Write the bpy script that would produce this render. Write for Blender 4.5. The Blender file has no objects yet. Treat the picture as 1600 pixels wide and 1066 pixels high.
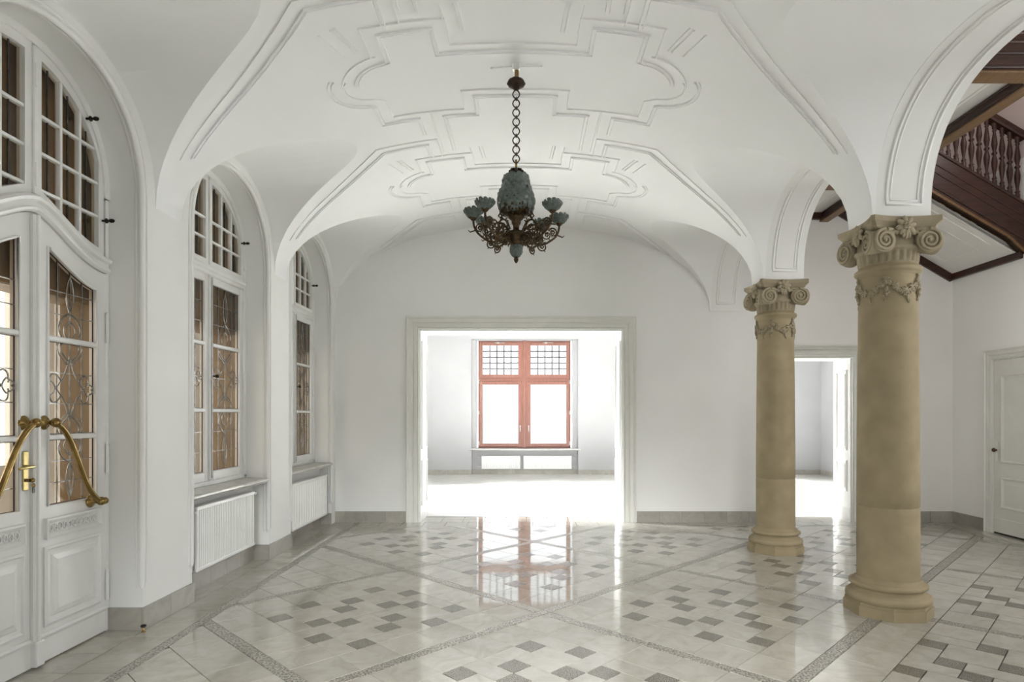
import bpy, bmesh, math, random
from mathutils import Vector, Matrix
random.seed(7)
PI = math.pi
scene = bpy.context.scene
COL = scene.collection

# ------------------------------------------------------------------ camera
CX, CY, F = 824.0, 649.0, 968.0          # principal point and focal length in the 1600x1066 frame
EYE = 1.5
cam_d = bpy.data.cameras.new('camera')
cam = bpy.data.objects.new('camera', cam_d)
COL.objects.link(cam)
cam.location = (0, 0, EYE)
cam.rotation_euler = (PI / 2, 0, 0)
cam_d.sensor_width = 36.0
cam_d.sensor_fit = 'HORIZONTAL'
cam_d.lens = 36.0 * F / 1600.0
cam_d.shift_x = -(CX - 800.0) / 1600.0
cam_d.shift_y = (CY - 533.0) / 1600.0
cam_d.clip_start = 0.05
scene.camera = cam

# ------------------------------------------------------------------ sky, daylight, exposure
world = bpy.data.worlds.new('overcast_sky')
scene.world = world
world.use_nodes = True
wbg = world.node_tree.nodes['Background']
wbg.inputs['Color'].default_value = (0.93, 0.97, 1.0, 1)
wbg.inputs['Strength'].default_value = 0.62

vs = scene.view_settings
vs.view_transform = 'Standard'
vs.look = 'None'
vs.exposure = 2.1
vs.gamma = 1.0
vs.use_curve_mapping = False
scene.cycles.use_denoising = True
scene.cycles.max_bounces = 14
scene.cycles.diffuse_bounces = 8
scene.cycles.glossy_bounces = 5
scene.cycles.transparent_max_bounces = 16
scene.cycles.sample_clamp_indirect = 8.0


def daylight_or_fill_light(name, loc, size_x, size_y, direction, power=None, color=(1, 1, 1), spread=180):
    """Area light shining inwards as window daylight; most stand at added, unseen windows."""
    d = bpy.data.lights.new(name, 'AREA')
    d.shape = 'RECTANGLE'
    d.size, d.size_y = size_x, size_y
    d.color = color
    d.spread = math.radians(spread)
    if power is None:
        d.cycles.is_portal = True
    else:
        d.energy = power
    o = bpy.data.objects.new(name, d)
    o.location = loc
    o.rotation_euler = Vector(direction).to_track_quat('-Z', 'Y').to_euler()
    COL.objects.link(o)
    return o


# added fill lights at unseen windows of the far room, stair hall, vestibule end
# and of the room behind the camera; the last is the bright vestibule window
SKY, SUNC = (0.95, 0.98, 1.0), (0.98, 1.0, 1.0)
daylight_or_fill_light('added_far_side_light', (4.3, 16.1, 2.03), 2.3, 2.7, (0, -1, -0.3), 36.0, SKY)  # added sky fill at a guessed, unseen far-room window
daylight_or_fill_light('added_far_left_beam', (-3.75, 11.2, 2.0), 2.6, 2.6, (1, 0.0, -0.62), 410.0, SUNC, 45)  # added beam brightening the far floor so it bounces onto the vault
daylight_or_fill_light('added_far_side_beam', (4.3, 16.1, 2.03), 2.3, 2.7, (0.5, -1, -0.65), 60.0, SUNC, 60)  # added beam lifting the dim right end of the far room
daylight_or_fill_light('added_stair_light', (6.35, 3.2, 2.6), 1.8, 2.2, (-1, 0.25, -0.4), 13.0, (1.0, 0.98, 0.95))  # added fill, the stair-hall window here is unseen
daylight_or_fill_light('added_stair_front_light', (4.0, 0.55, 2.0), 1.2, 1.6, (0.85, 1, 0), 11.0, SKY, 110)  # added fill to brighten the stair hall's right wall
daylight_or_fill_light('added_stair_upper_light', (6.35, 5.0, 6.2), 2.0, 1.6, (-1, 0, -0.25), 28.0, (1.0, 0.95, 0.92))  # added fill high in the stairwell, its source unseen
daylight_or_fill_light('added_near_room_beam', (0.4, -5.2, 1.9), 2.0, 2.4, (0, 1, -0.8), 230.0, SUNC, 70)  # added beam behind the camera; its floor bounce lifts the vault
daylight_or_fill_light('added_vestibule_end_light', (-4.4, 1.25, 1.8), 1.4, 2.0, (-0.25, 1, 0), 4.0, (1.0, 0.95, 0.92))  # added fill to lighten the vestibule wall, no opening stands here
daylight_or_fill_light('daylight_vestibule', (-5.15, 4.6, 1.9), 3.6, 1.6, (1, 0.1, 0), 10.0, (1.0, 0.97, 0.93))

# ------------------------------------------------------------------ materials


def new_mat(name):
    m = bpy.data.materials.new(name)
    m.use_nodes = True
    nt = m.node_tree
    return m, nt, nt.nodes['Principled BSDF']


def noise_mat(name, c1, c2, rough=0.5, scale=6.0, detail=6.0, bump=0.0, bump_scale=60.0, metallic=0.0,
              spec=0.5, vary=0.0, stretch=None, coat=0.0, lo=0.3, hi=0.7):
    """Procedural two-tone material in object/generated space with an optional per-object variation."""
    m, nt, b = new_mat(name)
    N, L = nt.nodes, nt.links
    tc = N.new('ShaderNodeTexCoord')
    src = tc.outputs['Object']
    if stretch:
        mp = N.new('ShaderNodeMapping')
        mp.inputs['Scale'].default_value = stretch
        L.new(src, mp.inputs['Vector'])
        src = mp.outputs['Vector']
    nz = N.new('ShaderNodeTexNoise')
    nz.inputs['Scale'].default_value = scale
    nz.inputs['Detail'].default_value = detail
    L.new(src, nz.inputs['Vector'])
    rp = N.new('ShaderNodeValToRGB')
    rp.color_ramp.elements[0].position = lo
    rp.color_ramp.elements[1].position = hi
    rp.color_ramp.elements[0].color = (*c1, 1)
    rp.color_ramp.elements[1].color = (*c2, 1)
    L.new(nz.outputs['Fac'], rp.inputs['Fac'])
    out = rp.outputs['Color']
    if vary:
        oi = N.new('ShaderNodeObjectInfo')
        mr = N.new('ShaderNodeMapRange')
        mr.inputs['To Min'].default_value = 1 - vary
        mr.inputs['To Max'].default_value = 1 + vary
        L.new(oi.outputs['Random'], mr.inputs['Value'])
        vm = N.new('ShaderNodeVectorMath')
        vm.operation = 'SCALE'
        L.new(out, vm.inputs[0])
        L.new(mr.outputs['Result'], vm.inputs['Scale'])
        out = vm.outputs['Vector']
    L.new(out, b.inputs['Base Color'])
    b.inputs['Roughness'].default_value = rough
    b.inputs['Metallic'].default_value = metallic
    b.inputs['Specular IOR Level'].default_value = spec
    if coat:
        b.inputs['Coat Weight'].default_value = coat
        b.inputs['Coat Roughness'].default_value = 0.05
    if bump:
        n2 = N.new('ShaderNodeTexNoise')
        n2.inputs['Scale'].default_value = bump_scale
        n2.inputs['Detail'].default_value = 4
        L.new(src, n2.inputs['Vector'])
        bp = N.new('ShaderNodeBump')
        bp.inputs['Strength'].default_value = bump
        bp.inputs['Distance'].default_value = 0.004
        L.new(n2.outputs['Fac'], bp.inputs['Height'])
        L.new(bp.outputs['Normal'], b.inputs['Normal'])
    return m


def tile_mat(name, c1, c2, c3, rough=0.1, grain=0.0):
    """Polished stoneware: soft cloudy veins that differ from tile to tile, in world space."""
    m, nt, b = new_mat(name)
    N, L = nt.nodes, nt.links
    geo = N.new('ShaderNodeNewGeometry')
    oi = N.new('ShaderNodeObjectInfo')
    add = N.new('ShaderNodeVectorMath')
    add.operation = 'MULTIPLY_ADD'
    cmb = N.new('ShaderNodeCombineXYZ')
    for i in range(3):
        L.new(oi.outputs['Random'], cmb.inputs[i])
    L.new(cmb.outputs[0], add.inputs[0])
    add.inputs[1].default_value = (37, 53, 11)
    L.new(geo.outputs['Position'], add.inputs[2])
    nz = N.new('ShaderNodeTexNoise')
    nz.inputs['Scale'].default_value = 5.0
    nz.inputs['Detail'].default_value = 8
    nz.inputs['Roughness'].default_value = 0.65
    nz.inputs['Distortion'].default_value = 1.2
    L.new(add.outputs[0], nz.inputs['Vector'])
    rp = N.new('ShaderNodeValToRGB')
    e = rp.color_ramp.elements
    e[0].position, e[1].position = 0.30, 0.72
    e[0].color, e[1].color = (*c1, 1), (*c3, 1)
    mid = e.new(0.5)
    mid.color = (*c2, 1)
    L.new(nz.outputs['Fac'], rp.inputs['Fac'])
    out = rp.outputs['Color']
    if grain:
        g = N.new('ShaderNodeTexNoise')
        g.inputs['Scale'].default_value = grain
        g.inputs['Detail'].default_value = 2
        L.new(geo.outputs['Position'], g.inputs['Vector'])
        gr = N.new('ShaderNodeValToRGB')
        gr.color_ramp.elements[0].position = 0.42
        gr.color_ramp.elements[1].position = 0.58
        gr.color_ramp.elements[0].color = (0.35, 0.35, 0.35, 1)
        gr.color_ramp.elements[1].color = (1.45, 1.45, 1.45, 1)
        L.new(g.outputs['Fac'], gr.inputs['Fac'])
        mx = N.new('ShaderNodeVectorMath')
        mx.operation = 'MULTIPLY'
        L.new(out, mx.inputs[0])
        L.new(gr.outputs['Color'], mx.inputs[1])
        out = mx.outputs[0]
    mr = N.new('ShaderNodeMapRange')
    mr.inputs['To Min'].default_value = 0.93
    mr.inputs['To Max'].default_value = 1.06
    L.new(oi.outputs['Random'], mr.inputs['Value'])
    vm = N.new('ShaderNodeVectorMath')
    vm.operation = 'SCALE'
    L.new(out, vm.inputs[0])
    L.new(mr.outputs['Result'], vm.inputs['Scale'])
    L.new(vm.outputs[0], b.inputs['Base Color'])
    b.inputs['Roughness'].default_value = rough
    b.inputs['IOR'].default_value = 1.62
    return m


def wood_mat(name, c1, c2, rough=0.3, stretch=(2, 2, 30), scale=3.0, coat=0.0):
    return noise_mat(name, c1, c2, rough=rough, scale=scale, detail=8, stretch=stretch, coat=coat, lo=0.35, hi=0.68)


def glass_mat(name, tint=(1, 1, 1), refl=0.0, rough=0.02):
    """Thin pane: clear (or tinted) transparency with a Fresnel sheen."""
    m = bpy.data.materials.new(name)
    m.use_nodes = True
    nt = m.node_tree
    N, L = nt.nodes, nt.links
    N.clear()
    out = N.new('ShaderNodeOutputMaterial')
    tr = N.new('ShaderNodeBsdfTransparent')
    tr.inputs['Color'].default_value = (*tint, 1)
    gl = N.new('ShaderNodeBsdfGlossy')
    gl.inputs['Roughness'].default_value = rough
    fc = N.new('ShaderNodeLayerWeight')
    fc.inputs['Blend'].default_value = 0.5
    pw = N.new('ShaderNodeMath')
    pw.operation = 'POWER'
    pw.inputs[1].default_value = 5.0
    L.new(fc.outputs['Facing'], pw.inputs[0])
    fr = N.new('ShaderNodeMath')
    fr.operation = 'MULTIPLY_ADD'
    fr.inputs[1].default_value = 0.9
    fr.inputs[2].default_value = 0.03
    L.new(pw.outputs[0], fr.inputs[0])
    ad = N.new('ShaderNodeMath')
    ad.operation = 'ADD'
    ad.use_clamp = True
    ad.inputs[1].default_value = refl
    nz = N.new('ShaderNodeTexNoise')
    nz.inputs['Scale'].default_value = 9
    bp = N.new('ShaderNodeBump')
    bp.inputs['Strength'].default_value = 0.06
    L.new(nz.outputs['Fac'], bp.inputs['Height'])
    L.new(bp.outputs['Normal'], gl.inputs['Normal'])
    mx = N.new('ShaderNodeMixShader')
    L.new(fr.outputs[0], ad.inputs[0])
    L.new(ad.outputs[0], mx.inputs['Fac'])
    L.new(tr.outputs[0], mx.inputs[1])
    L.new(gl.outputs[0], mx.inputs[2])
    L.new(mx.outputs[0], out.inputs['Surface'])
    return m


PLASTER = noise_mat('white_plaster', (0.765, 0.765, 0.75), (0.80, 0.80, 0.785), rough=0.6, scale=1.3, bump=0.05, bump_scale=35, spec=0.3)
VAULTW = noise_mat('white_vault_plaster', (0.815, 0.82, 0.82), (0.845, 0.85, 0.85), rough=0.65, scale=1.0, bump=0.04, bump_scale=25, spec=0.25)
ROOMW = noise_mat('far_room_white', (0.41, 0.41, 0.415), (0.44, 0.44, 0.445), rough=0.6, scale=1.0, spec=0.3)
STAIRW = noise_mat('stair_hall_white', (0.73, 0.71, 0.68), (0.77, 0.75, 0.72), rough=0.6, scale=1.2, spec=0.3)
WHITE_R = noise_mat('brightened_plaster', (0.85, 0.845, 0.83), (0.88, 0.875, 0.86), rough=0.55, scale=1.2, spec=0.3)  # wall plaster lightened to stand in for light the right wall lacks
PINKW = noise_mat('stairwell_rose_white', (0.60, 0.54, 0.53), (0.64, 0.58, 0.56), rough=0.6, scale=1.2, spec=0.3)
PAINT = noise_mat('white_gloss_paint', (0.74, 0.74, 0.72), (0.78, 0.78, 0.765), rough=0.28, scale=8, bump=0.04, bump_scale=18)
CASING = noise_mat('casing_paint', (0.66, 0.655, 0.61), (0.70, 0.695, 0.65), rough=0.35, scale=6, bump=0.05, bump_scale=14)
RADW = noise_mat('radiator_enamel', (0.80, 0.80, 0.785), (0.83, 0.83, 0.82), rough=0.3, scale=5)
TILE = tile_mat('beige_stoneware', (0.335, 0.318, 0.27), (0.405, 0.385, 0.335), (0.46, 0.44, 0.39), 0.06)
TILE_D = tile_mat('speckled_grey_stoneware', (0.17, 0.16, 0.135), (0.20, 0.185, 0.155), (0.23, 0.215, 0.18), 0.22, grain=170)
TILE_B = tile_mat('relief_border_stoneware', (0.25, 0.235, 0.20), (0.30, 0.28, 0.24), (0.35, 0.33, 0.285), 0.3, grain=75)
TILE_S = tile_mat('skirting_stoneware', (0.29, 0.27, 0.235), (0.34, 0.32, 0.28), (0.39, 0.365, 0.325), 0.35, grain=0)
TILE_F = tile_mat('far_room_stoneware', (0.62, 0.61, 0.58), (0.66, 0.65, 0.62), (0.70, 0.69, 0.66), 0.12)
GROUT = noise_mat('dark_grout', (0.028, 0.025, 0.02), (0.05, 0.045, 0.036), rough=0.8, scale=30)
GROUT_L = noise_mat('light_grout', (0.30, 0.28, 0.25), (0.36, 0.34, 0.30), rough=0.8, scale=30)
SILLM = tile_mat('grey_marble_sill', (0.42, 0.41, 0.39), (0.50, 0.49, 0.46), (0.58, 0.57, 0.54), 0.25)
STONE = noise_mat('tan_sandstone', (0.285, 0.230, 0.140), (0.365, 0.300, 0.190), rough=0.75, scale=5.0, detail=10, bump=0.25, bump_scale=45, spec=0.25)
STONE_G = noise_mat('carved_sandstone', (0.29, 0.245, 0.165), (0.40, 0.345, 0.245), rough=0.8, scale=5, detail=10, bump=0.3, bump_scale=70, spec=0.2)
WOOD_D = wood_mat('dark_mahogany', (0.022, 0.007, 0.004), (0.052, 0.015, 0.008), rough=0.35, stretch=(1.5, 1.5, 12))
WOOD_LIT = wood_mat('lit_underside_wood', (0.115, 0.058, 0.018), (0.19, 0.10, 0.032), rough=0.4, stretch=(14, 1.2, 14))  # lighter brown than the beams: warm light from below put into the colour
WOOD_R = wood_mat('red_window_timber', (0.235, 0.100, 0.074), (0.30, 0.135, 0.102), rough=0.4, stretch=(12, 12, 1.5))
WOOD_B = wood_mat('brown_boards', (0.165, 0.108, 0.052), (0.225, 0.15, 0.075), rough=0.5, stretch=(6, 6, 1.2))
GLASS = glass_mat('clear_pane')
GLASS_T = glass_mat('smoky_old_glass', (0.93, 0.88, 0.80), 0.0)
LEAD = noise_mat('lead_came', (0.20, 0.19, 0.18), (0.42, 0.41, 0.39), rough=0.25, scale=25, metallic=0.9)
LEAD_K = noise_mat('dark_lead_came', (0.03, 0.03, 0.03), (0.07, 0.07, 0.065), rough=0.5, scale=20, metallic=0.3)
BRASS = noise_mat('aged_brass', (0.20, 0.13, 0.045), (0.38, 0.26, 0.095), rough=0.26, scale=14, metallic=1.0, bump=0.1, bump_scale=90)
BRASS_L = noise_mat('polished_brass_plate', (0.46, 0.36, 0.15), (0.58, 0.46, 0.21), rough=0.22, scale=10, metallic=1.0)
BRONZE = noise_mat('dark_bronze', (0.028, 0.019, 0.010), (0.10, 0.064, 0.028), rough=0.38, scale=30, metallic=0.75, bump=0.3, bump_scale=120)
BRONZE_K = noise_mat('blackened_bronze', (0.022, 0.015, 0.011), (0.06, 0.035, 0.022), rough=0.42, scale=30, metallic=0.6)
VERDI = noise_mat('green_glass_leaves', (0.045, 0.062, 0.053), (0.115, 0.145, 0.125), rough=0.3, scale=40, bump=0.25, bump_scale=90, spec=0.6)
IRON = noise_mat('black_iron', (0.015, 0.014, 0.012), (0.04, 0.036, 0.03), rough=0.45, scale=30, metallic=0.6)
STEEL = noise_mat('grey_steel', (0.45, 0.45, 0.44), (0.58, 0.58, 0.57), rough=0.35, scale=20, metallic=0.9)
DARKGAP = noise_mat('dark_duct', (0.05, 0.05, 0.045), (0.08, 0.08, 0.07), rough=0.9, scale=10)
REDLEAD = noise_mat('dark_red_glass_edge', (0.025, 0.006, 0.006), (0.05, 0.012, 0.010), rough=0.3, scale=10)
GREEN = noise_mat('garden_green', (0.08, 0.12, 0.04), (0.22, 0.27, 0.10), rough=0.9, scale=3)

# ------------------------------------------------------------------ mesh helpers


class MB:
    """Collects vertices and faces; build() links them as ONE mesh object."""

    def __init__(self):
        self.v, self.f, self.s = [], [], []

    def add(self, verts, faces, smooth=False):
        o = len(self.v)
        self.v += [tuple(p) for p in verts]
        self.f += [tuple(i + o for i in q) for q in faces]
        self.s += [smooth] * len(faces)
        return self

    def box(self, x0, x1, y0, y1, z0, z1):
        if x0 > x1: x0, x1 = x1, x0
        if y0 > y1: y0, y1 = y1, y0
        if z0 > z1: z0, z1 = z1, z0
        v = [(x0, y0, z0), (x1, y0, z0), (x1, y1, z0), (x0, y1, z0), (x0, y0, z1), (x1, y0, z1), (x1, y1, z1), (x0, y1, z1)]
        return self.add(v, [(0, 3, 2, 1), (4, 5, 6, 7), (0, 1, 5, 4), (1, 2, 6, 5), (2, 3, 7, 6), (3, 0, 4, 7)])

    def bbox(self, x0, x1, y0, y1, z0, z1, c=0.006):
        """box with chamfered vertical and top edges (cheap bevel along all twelve edges)"""
        bm = bmesh.new()
        bmesh.ops.create_cube(bm, size=1)
        for w in bm.verts:
            w.co = Vector(((x0 + x1) / 2 + w.co.x * abs(x1 - x0), (y0 + y1) / 2 + w.co.y * abs(y1 - y0), (z0 + z1) / 2 + w.co.z * abs(z1 - z0)))
        bmesh.ops.bevel(bm, geom=bm.edges[:], offset=c, segments=1, affect='EDGES')
        return self.bm(bm)

    def bm(self, bm, smooth=False):
        bm.verts.index_update()
        self.add([w.co for w in bm.verts], [[w.index for w in q.verts] for q in bm.faces], smooth)
        bm.free()
        return self

    def prism(self, poly, lo, hi, axis='z'):
        """2D convex or simple polygon extruded along an axis. axis x: poly=(y,z); y: (x,z); z: (x,y)."""
        n = len(poly)

        def P(a, b, c):
            return {'z': (a, b, c), 'y': (a, c, b), 'x': (c, a, b)}[axis]
        v = [P(a, b, lo) for a, b in poly] + [P(a, b, hi) for a, b in poly]
        f = [tuple(range(n))[::-1], tuple(range(n, 2 * n))] + [(i, (i + 1) % n, n + (i + 1) % n, n + i) for i in range(n)]
        return self.add(v, f)

    def lathe(self, prof, cx=0, cy=0, cz=0, seg=40, smooth=True, rfun=None):
        n = len(prof)
        v, f = [], []
        for j in range(seg):
            a = 2 * PI * j / seg
            for i, (r, z) in enumerate(prof):
                rr = r * (rfun(a, z) if rfun else 1)
                v.append((cx + rr * math.cos(a), cy + rr * math.sin(a), cz + z))
        for j in range(seg):
            k = (j + 1) % seg
            for i in range(n - 1):
                f.append((j * n + i, k * n + i, k * n + i + 1, j * n + i + 1))
        self.add(v, f, smooth)
        if prof[0][0] > 1e-5:
            self.add([v[j * n] for j in range(seg)], [tuple(range(seg))[::-1]])
        if prof[-1][0] > 1e-5:
            self.add([v[j * n + n - 1] for j in range(seg)], [tuple(range(seg))])
        return self

    def tube(self, pts, r, seg=8, closed=False, smooth=True, caps=True):
        """round tube along a 3D polyline; r is a number or one per point"""
        pts = [Vector(p) for p in pts]
        n = len(pts)
        rs = r if isinstance(r, (list, tuple)) else [r] * n
        v, f = [], []
        up = None
        for i, p in enumerate(pts):
            if closed:
                t = (pts[(i + 1) % n] - pts[i - 1])
            else:
                t = pts[min(i + 1, n - 1)] - pts[max(i - 1, 0)]
            if t.length < 1e-9: t = Vector((0, 0, 1))
            t.normalize()
            if up is None:
                up = t.orthogonal().normalized()
            else:
                up = up - t * up.dot(t)
                if up.length < 1e-6: up = t.orthogonal()
                up.normalize()
            w = t.cross(up)
            for k in range(seg):
                a = 2 * PI * k / seg
                v.append(p + (up * math.cos(a) + w * math.sin(a)) * rs[i])
        m = n if closed else n - 1
        for i in range(m):
            j = (i + 1) % n
            for k in range(seg):
                l = (k + 1) % seg
                f.append((i * seg + k, i * seg + l, j * seg + l, j * seg + k))
        self.add(v, f, smooth)
        if caps and not closed:
            self.add([v[k] for k in range(seg)], [tuple(range(seg))[::-1]])
            self.add([v[(n - 1) * seg + k] for k in range(seg)], [tuple(range(seg))])
        return self

    def sweep(self, path, prof, to3, closed=False, smooth=False):
        """mitred moulding: path in a 2D plane, prof = [(offset to the LEFT of travel, height out of plane)],
        to3(a, b, h) gives the 3D point."""
        n = len(path)
        P = [Vector(p) for p in path]
        v, f = [], []
        for i in range(n):
            if closed or 0 < i < n - 1:
                d0 = (P[i] - P[i - 1]).normalized()
                d1 = (P[(i + 1) % n] - P[i]).normalized()
            elif i == 0:
                d0 = d1 = (P[1] - P[0]).normalized()
            else:
                d0 = d1 = (P[-1] - P[-2]).normalized()
            n0, n1 = Vector((-d0.y, d0.x)), Vector((-d1.y, d1.x))
            m = n0 + n1
            if m.length < 1e-6: m = n0
            m = m / max(m.dot(n0), 0.35)
            for o, h in prof:
                q = P[i] + m * o
                v.append(to3(q.x, q.y, h))
        k = len(prof)
        for i in range(n if closed else n - 1):
            j = (i + 1) % n
            for a in range(k - 1):
                f.append((i * k + a, j * k + a, j * k + a + 1, i * k + a + 1))
        self.add(v, f, smooth)
        if not closed:
            self.add(v[:k], [tuple(range(k))])
            self.add(v[-k:], [tuple(range(k))[::-1]])
        return self

    def grid(self, rows, smooth=True):
        n = len(rows[0])
        v = [p for r in rows for p in r]
        f = [(i * n + j, i * n + j + 1, (i + 1) * n + j + 1, (i + 1) * n + j) for i in range(len(rows) - 1) for j in range(n - 1)]
        return self.add(v, f, smooth)

    def ball(self, c, rx, ry=None, rz=None, seg=10, rings=6, rot=None):
        ry = rx if ry is None else ry
        rz = rx if rz is None else rz
        rows = []
        for i in range(rings + 1):
            t = PI * i / rings
            row = []
            for j in range(seg + 1):
                a = 2 * PI * j / seg
                p = Vector((rx * math.sin(t) * math.cos(a), ry * math.sin(t) * math.sin(a), rz * math.cos(t)))
                if rot is not None: p = rot @ p
                row.append(tuple(p + Vector(c)))
            rows.append(row)
        return self.grid(rows)

    def mesh(self, name, mat):
        me = bpy.data.meshes.new(name)
        me.from_pydata(self.v, [], self.f)
        me.polygons.foreach_set('use_smooth', self.s)
        me.materials.append(mat)
        me.update()
        return me

    def build(self, name, mat, parent=None, local=False, **props):
        """vertices are given in world space; under a thing they are stored relative to its base"""
        if parent is not None and not local:
            b = BASE.get(parent.name)
            if b is not None and b.length > 1e-9:
                self.v = [(p[0] - b.x, p[1] - b.y, p[2] - b.z) for p in self.v]
        return obj(name, self.mesh(name, mat), parent, **props)


BASE = {}


def obj(name, me, parent=None, loc=None, **props):
    o = bpy.data.objects.new(name, me)
    COL.objects.link(o)
    b = Vector((0, 0, 0))
    if parent is not None:
        o.parent = parent
        b = BASE.get(parent.name, b).copy()
    if loc is not None:
        o.location = Vector(loc) - b
        b = Vector(loc)
    BASE[o.name] = b
    for k, w in props.items():
        o[k] = w
    return o


def thing(name, label, cat, loc=(0, 0, 0), rotz=0.0, group=None):
    o = bpy.data.objects.new(name, None)
    o.empty_display_size = 0.1
    COL.objects.link(o)
    o.location = loc
    BASE[o.name] = Vector(loc)
    o.rotation_euler = (0, 0, rotz)
    o['label'] = label
    o['category'] = cat
    if group: o['group'] = group
    return o


def structure(o, label=None, cat=None):
    o['kind'] = 'structure'
    if label: o['label'] = label
    if cat: o['category'] = cat
    return o


def clip_half(poly, a, b, c):
    """keep the part of a 2D polygon where a*x+b*y <= c"""
    out = []
    n = len(poly)
    for i in range(n):
        p, q = poly[i], poly[(i + 1) % n]
        dp, dq = a * p[0] + b * p[1] - c, a * q[0] + b * q[1] - c
        if dp <= 0: out.append(p)
        if dp * dq < 0:
            t = dp / (dp - dq)
            out.append((p[0] + (q[0] - p[0]) * t, p[1] + (q[1] - p[1]) * t))
    return out


def clip_rect(poly, x0, x1, y0, y1):
    for h in ((-1, 0, -x0), (1, 0, x1), (0, -1, -y0), (0, 1, y1)):
        if len(poly) < 3: return []
        poly = clip_half(poly, *h)
    return poly


def clip_convex(poly, conv):
    """clip to a counter-clockwise convex polygon"""
    n = len(conv)
    for i in range(n):
        if len(poly) < 3: return []
        (x0, y0), (x1, y1) = conv[i], conv[(i + 1) % n]
        dx, dy = x1 - x0, y1 - y0
        poly = clip_half(poly, dy, -dx, dy * x0 - dx * y0)
    return poly


def area2(poly):
    return 0.5 * sum(poly[i][0] * poly[(i + 1) % len(poly)][1] - poly[(i + 1) % len(poly)][0] * poly[i][1] for i in range(len(poly)))


def sup(t, n):
    t = min(abs(t), 1.0)
    return max(0.0, 1 - t ** n) ** (1.0 / n)


def lerp(a, b, t):
    return a + (b - a) * t


def bez(p0, p1, p2, p3, n=12):
    out = []
    for i in range(n + 1):
        t = i / n
        a, b, c, d = (1 - t) ** 3, 3 * t * (1 - t) ** 2, 3 * t * t * (1 - t), t ** 3
        out.append(tuple(a * w + b * x + c * y + d * z for w, x, y, z in zip(p0, p1, p2, p3)))
    return out
# ================================================================== dimensions of the hall (metres)
XL = -2.69            # face of the window wall
XA0, XA1 = 2.57, 2.98  # arcade wall
XR = 5.96             # stair hall's right wall
YB = 8.68             # back wall face
YB2 = 9.15            # its far side
YN = 0.60             # wall at the camera's end, with the doorway the camera stands in
AX = -0.10            # vault axis
ZSL, ZSR = 3.0, 2.955  # springing left and right
CROWN = 4.16
NV = 2.1              # exponent of the vault curve
L_BAYS = [(1.49, 0.88), (3.60, 0.885), (5.705, 0.885), (7.78, 0.88)]
R_BAYS = [(1.62, 0.885), (3.69, 0.885), (5.795, 0.885), (7.84, 0.82)]
OPEN_R = 0.735        # half width of the window / door openings
NA = 2.2              # exponent of opening arches
LUN_RISE = 0.86
LUN_K = 0.12


def vault(x):
    u = x - AX
    if u < 0:
        a, zs = AX - XL, ZSL
    else:
        a, zs = XA0 - AX - 0.02, ZSR
    return zs + (CROWN - zs) * sup(u / a, NV)


def lun_arch(side, y):
    """height of the lunette arch above springing at depth y (0 between the lunettes)"""
    for yc, R in (L_BAYS if side < 0 else R_BAYS):
        if abs(y - yc) < R:
            return LUN_RISE * sup((y - yc) / R, 2.2 if side < 0 else 2.4)
    return 0.0


def x_edge(side, y):
    """x where the lunette meets the vault"""
    xw = XL if side < 0 else XA0 - 0.02
    A = lun_arch(side, y)
    if A < 1e-6: return xw
    zs = ZSL if side < 0 else ZSR
    lo, hi = 0.0, 1.9
    for _ in range(50):
        d = (lo + hi) / 2
        z = zs + A * (1 + LUN_K * d)
        if vault(xw - side * d) < z: lo = d
        else: hi = d
    return xw - side * lo


# ------------------------------------------------------------------ ceiling: barrel vault with lunettes
ys = {YN, YB}
for yc, R in L_BAYS + R_BAYS:
    for i in range(29):
        y = yc - R * math.cos(PI * i / 28)
        if YN <= y <= YB: ys.add(round(y, 4))
ys = sorted(ys)
ys = [y for i, y in enumerate(ys) if i == 0 or y - ys[i - 1] > 0.002]
NW = 26
rows = []
for y in ys:
    xl, xr = x_edge(-1, y), x_edge(1, y)
    row = []
    for j in range(-NW, NW + 1):
        g = math.sin(abs(j) / NW * PI / 2)
        x = AX - (AX - xl) * g if j < 0 else AX + (xr - AX) * g
        row.append((x, y, vault(x)))
    rows.append(row)
ceiling = MB().grid(rows).build('ceiling', VAULTW)
structure(ceiling, 'white plaster barrel vault with stucco mouldings over the hall', 'ceiling')
for side, bays in ((-1, L_BAYS), (1, R_BAYS)):
    xw = XL if side < 0 else XA0
    zs = ZSL if side < 0 else ZSR
    for yc, R in bays:
        rows = []
        for y in ys:
            if yc - R - 0.003 <= y <= yc + R + 0.003:
                A = lun_arch(side, y)
                xe = x_edge(side, y)
                row = []
                for k in range(15):
                    x = lerp(xw, xe, k / 14)
                    d = abs(x - (XL if side < 0 else XA0 - 0.02))
                    row.append((x, y, zs + A * (1 + LUN_K * d)))
                row[-1] = (xe, y, vault(xe))
                rows.append(row)
        MB().grid(rows).build('lunette', VAULTW, ceiling)

# stucco strapwork of the vault (u from the axis, v along the hall; repeats every bay)
V0, PER = 4.70, 2.11


def arc(cx, cy, r, a0, a1, n=10, ry=None):
    ry = r if ry is None else ry
    return [(cx + r * math.cos(math.radians(lerp(a0, a1, i / n))), cy + ry * math.sin(math.radians(lerp(a0, a1, i / n)))) for i in range(n + 1)]


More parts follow.
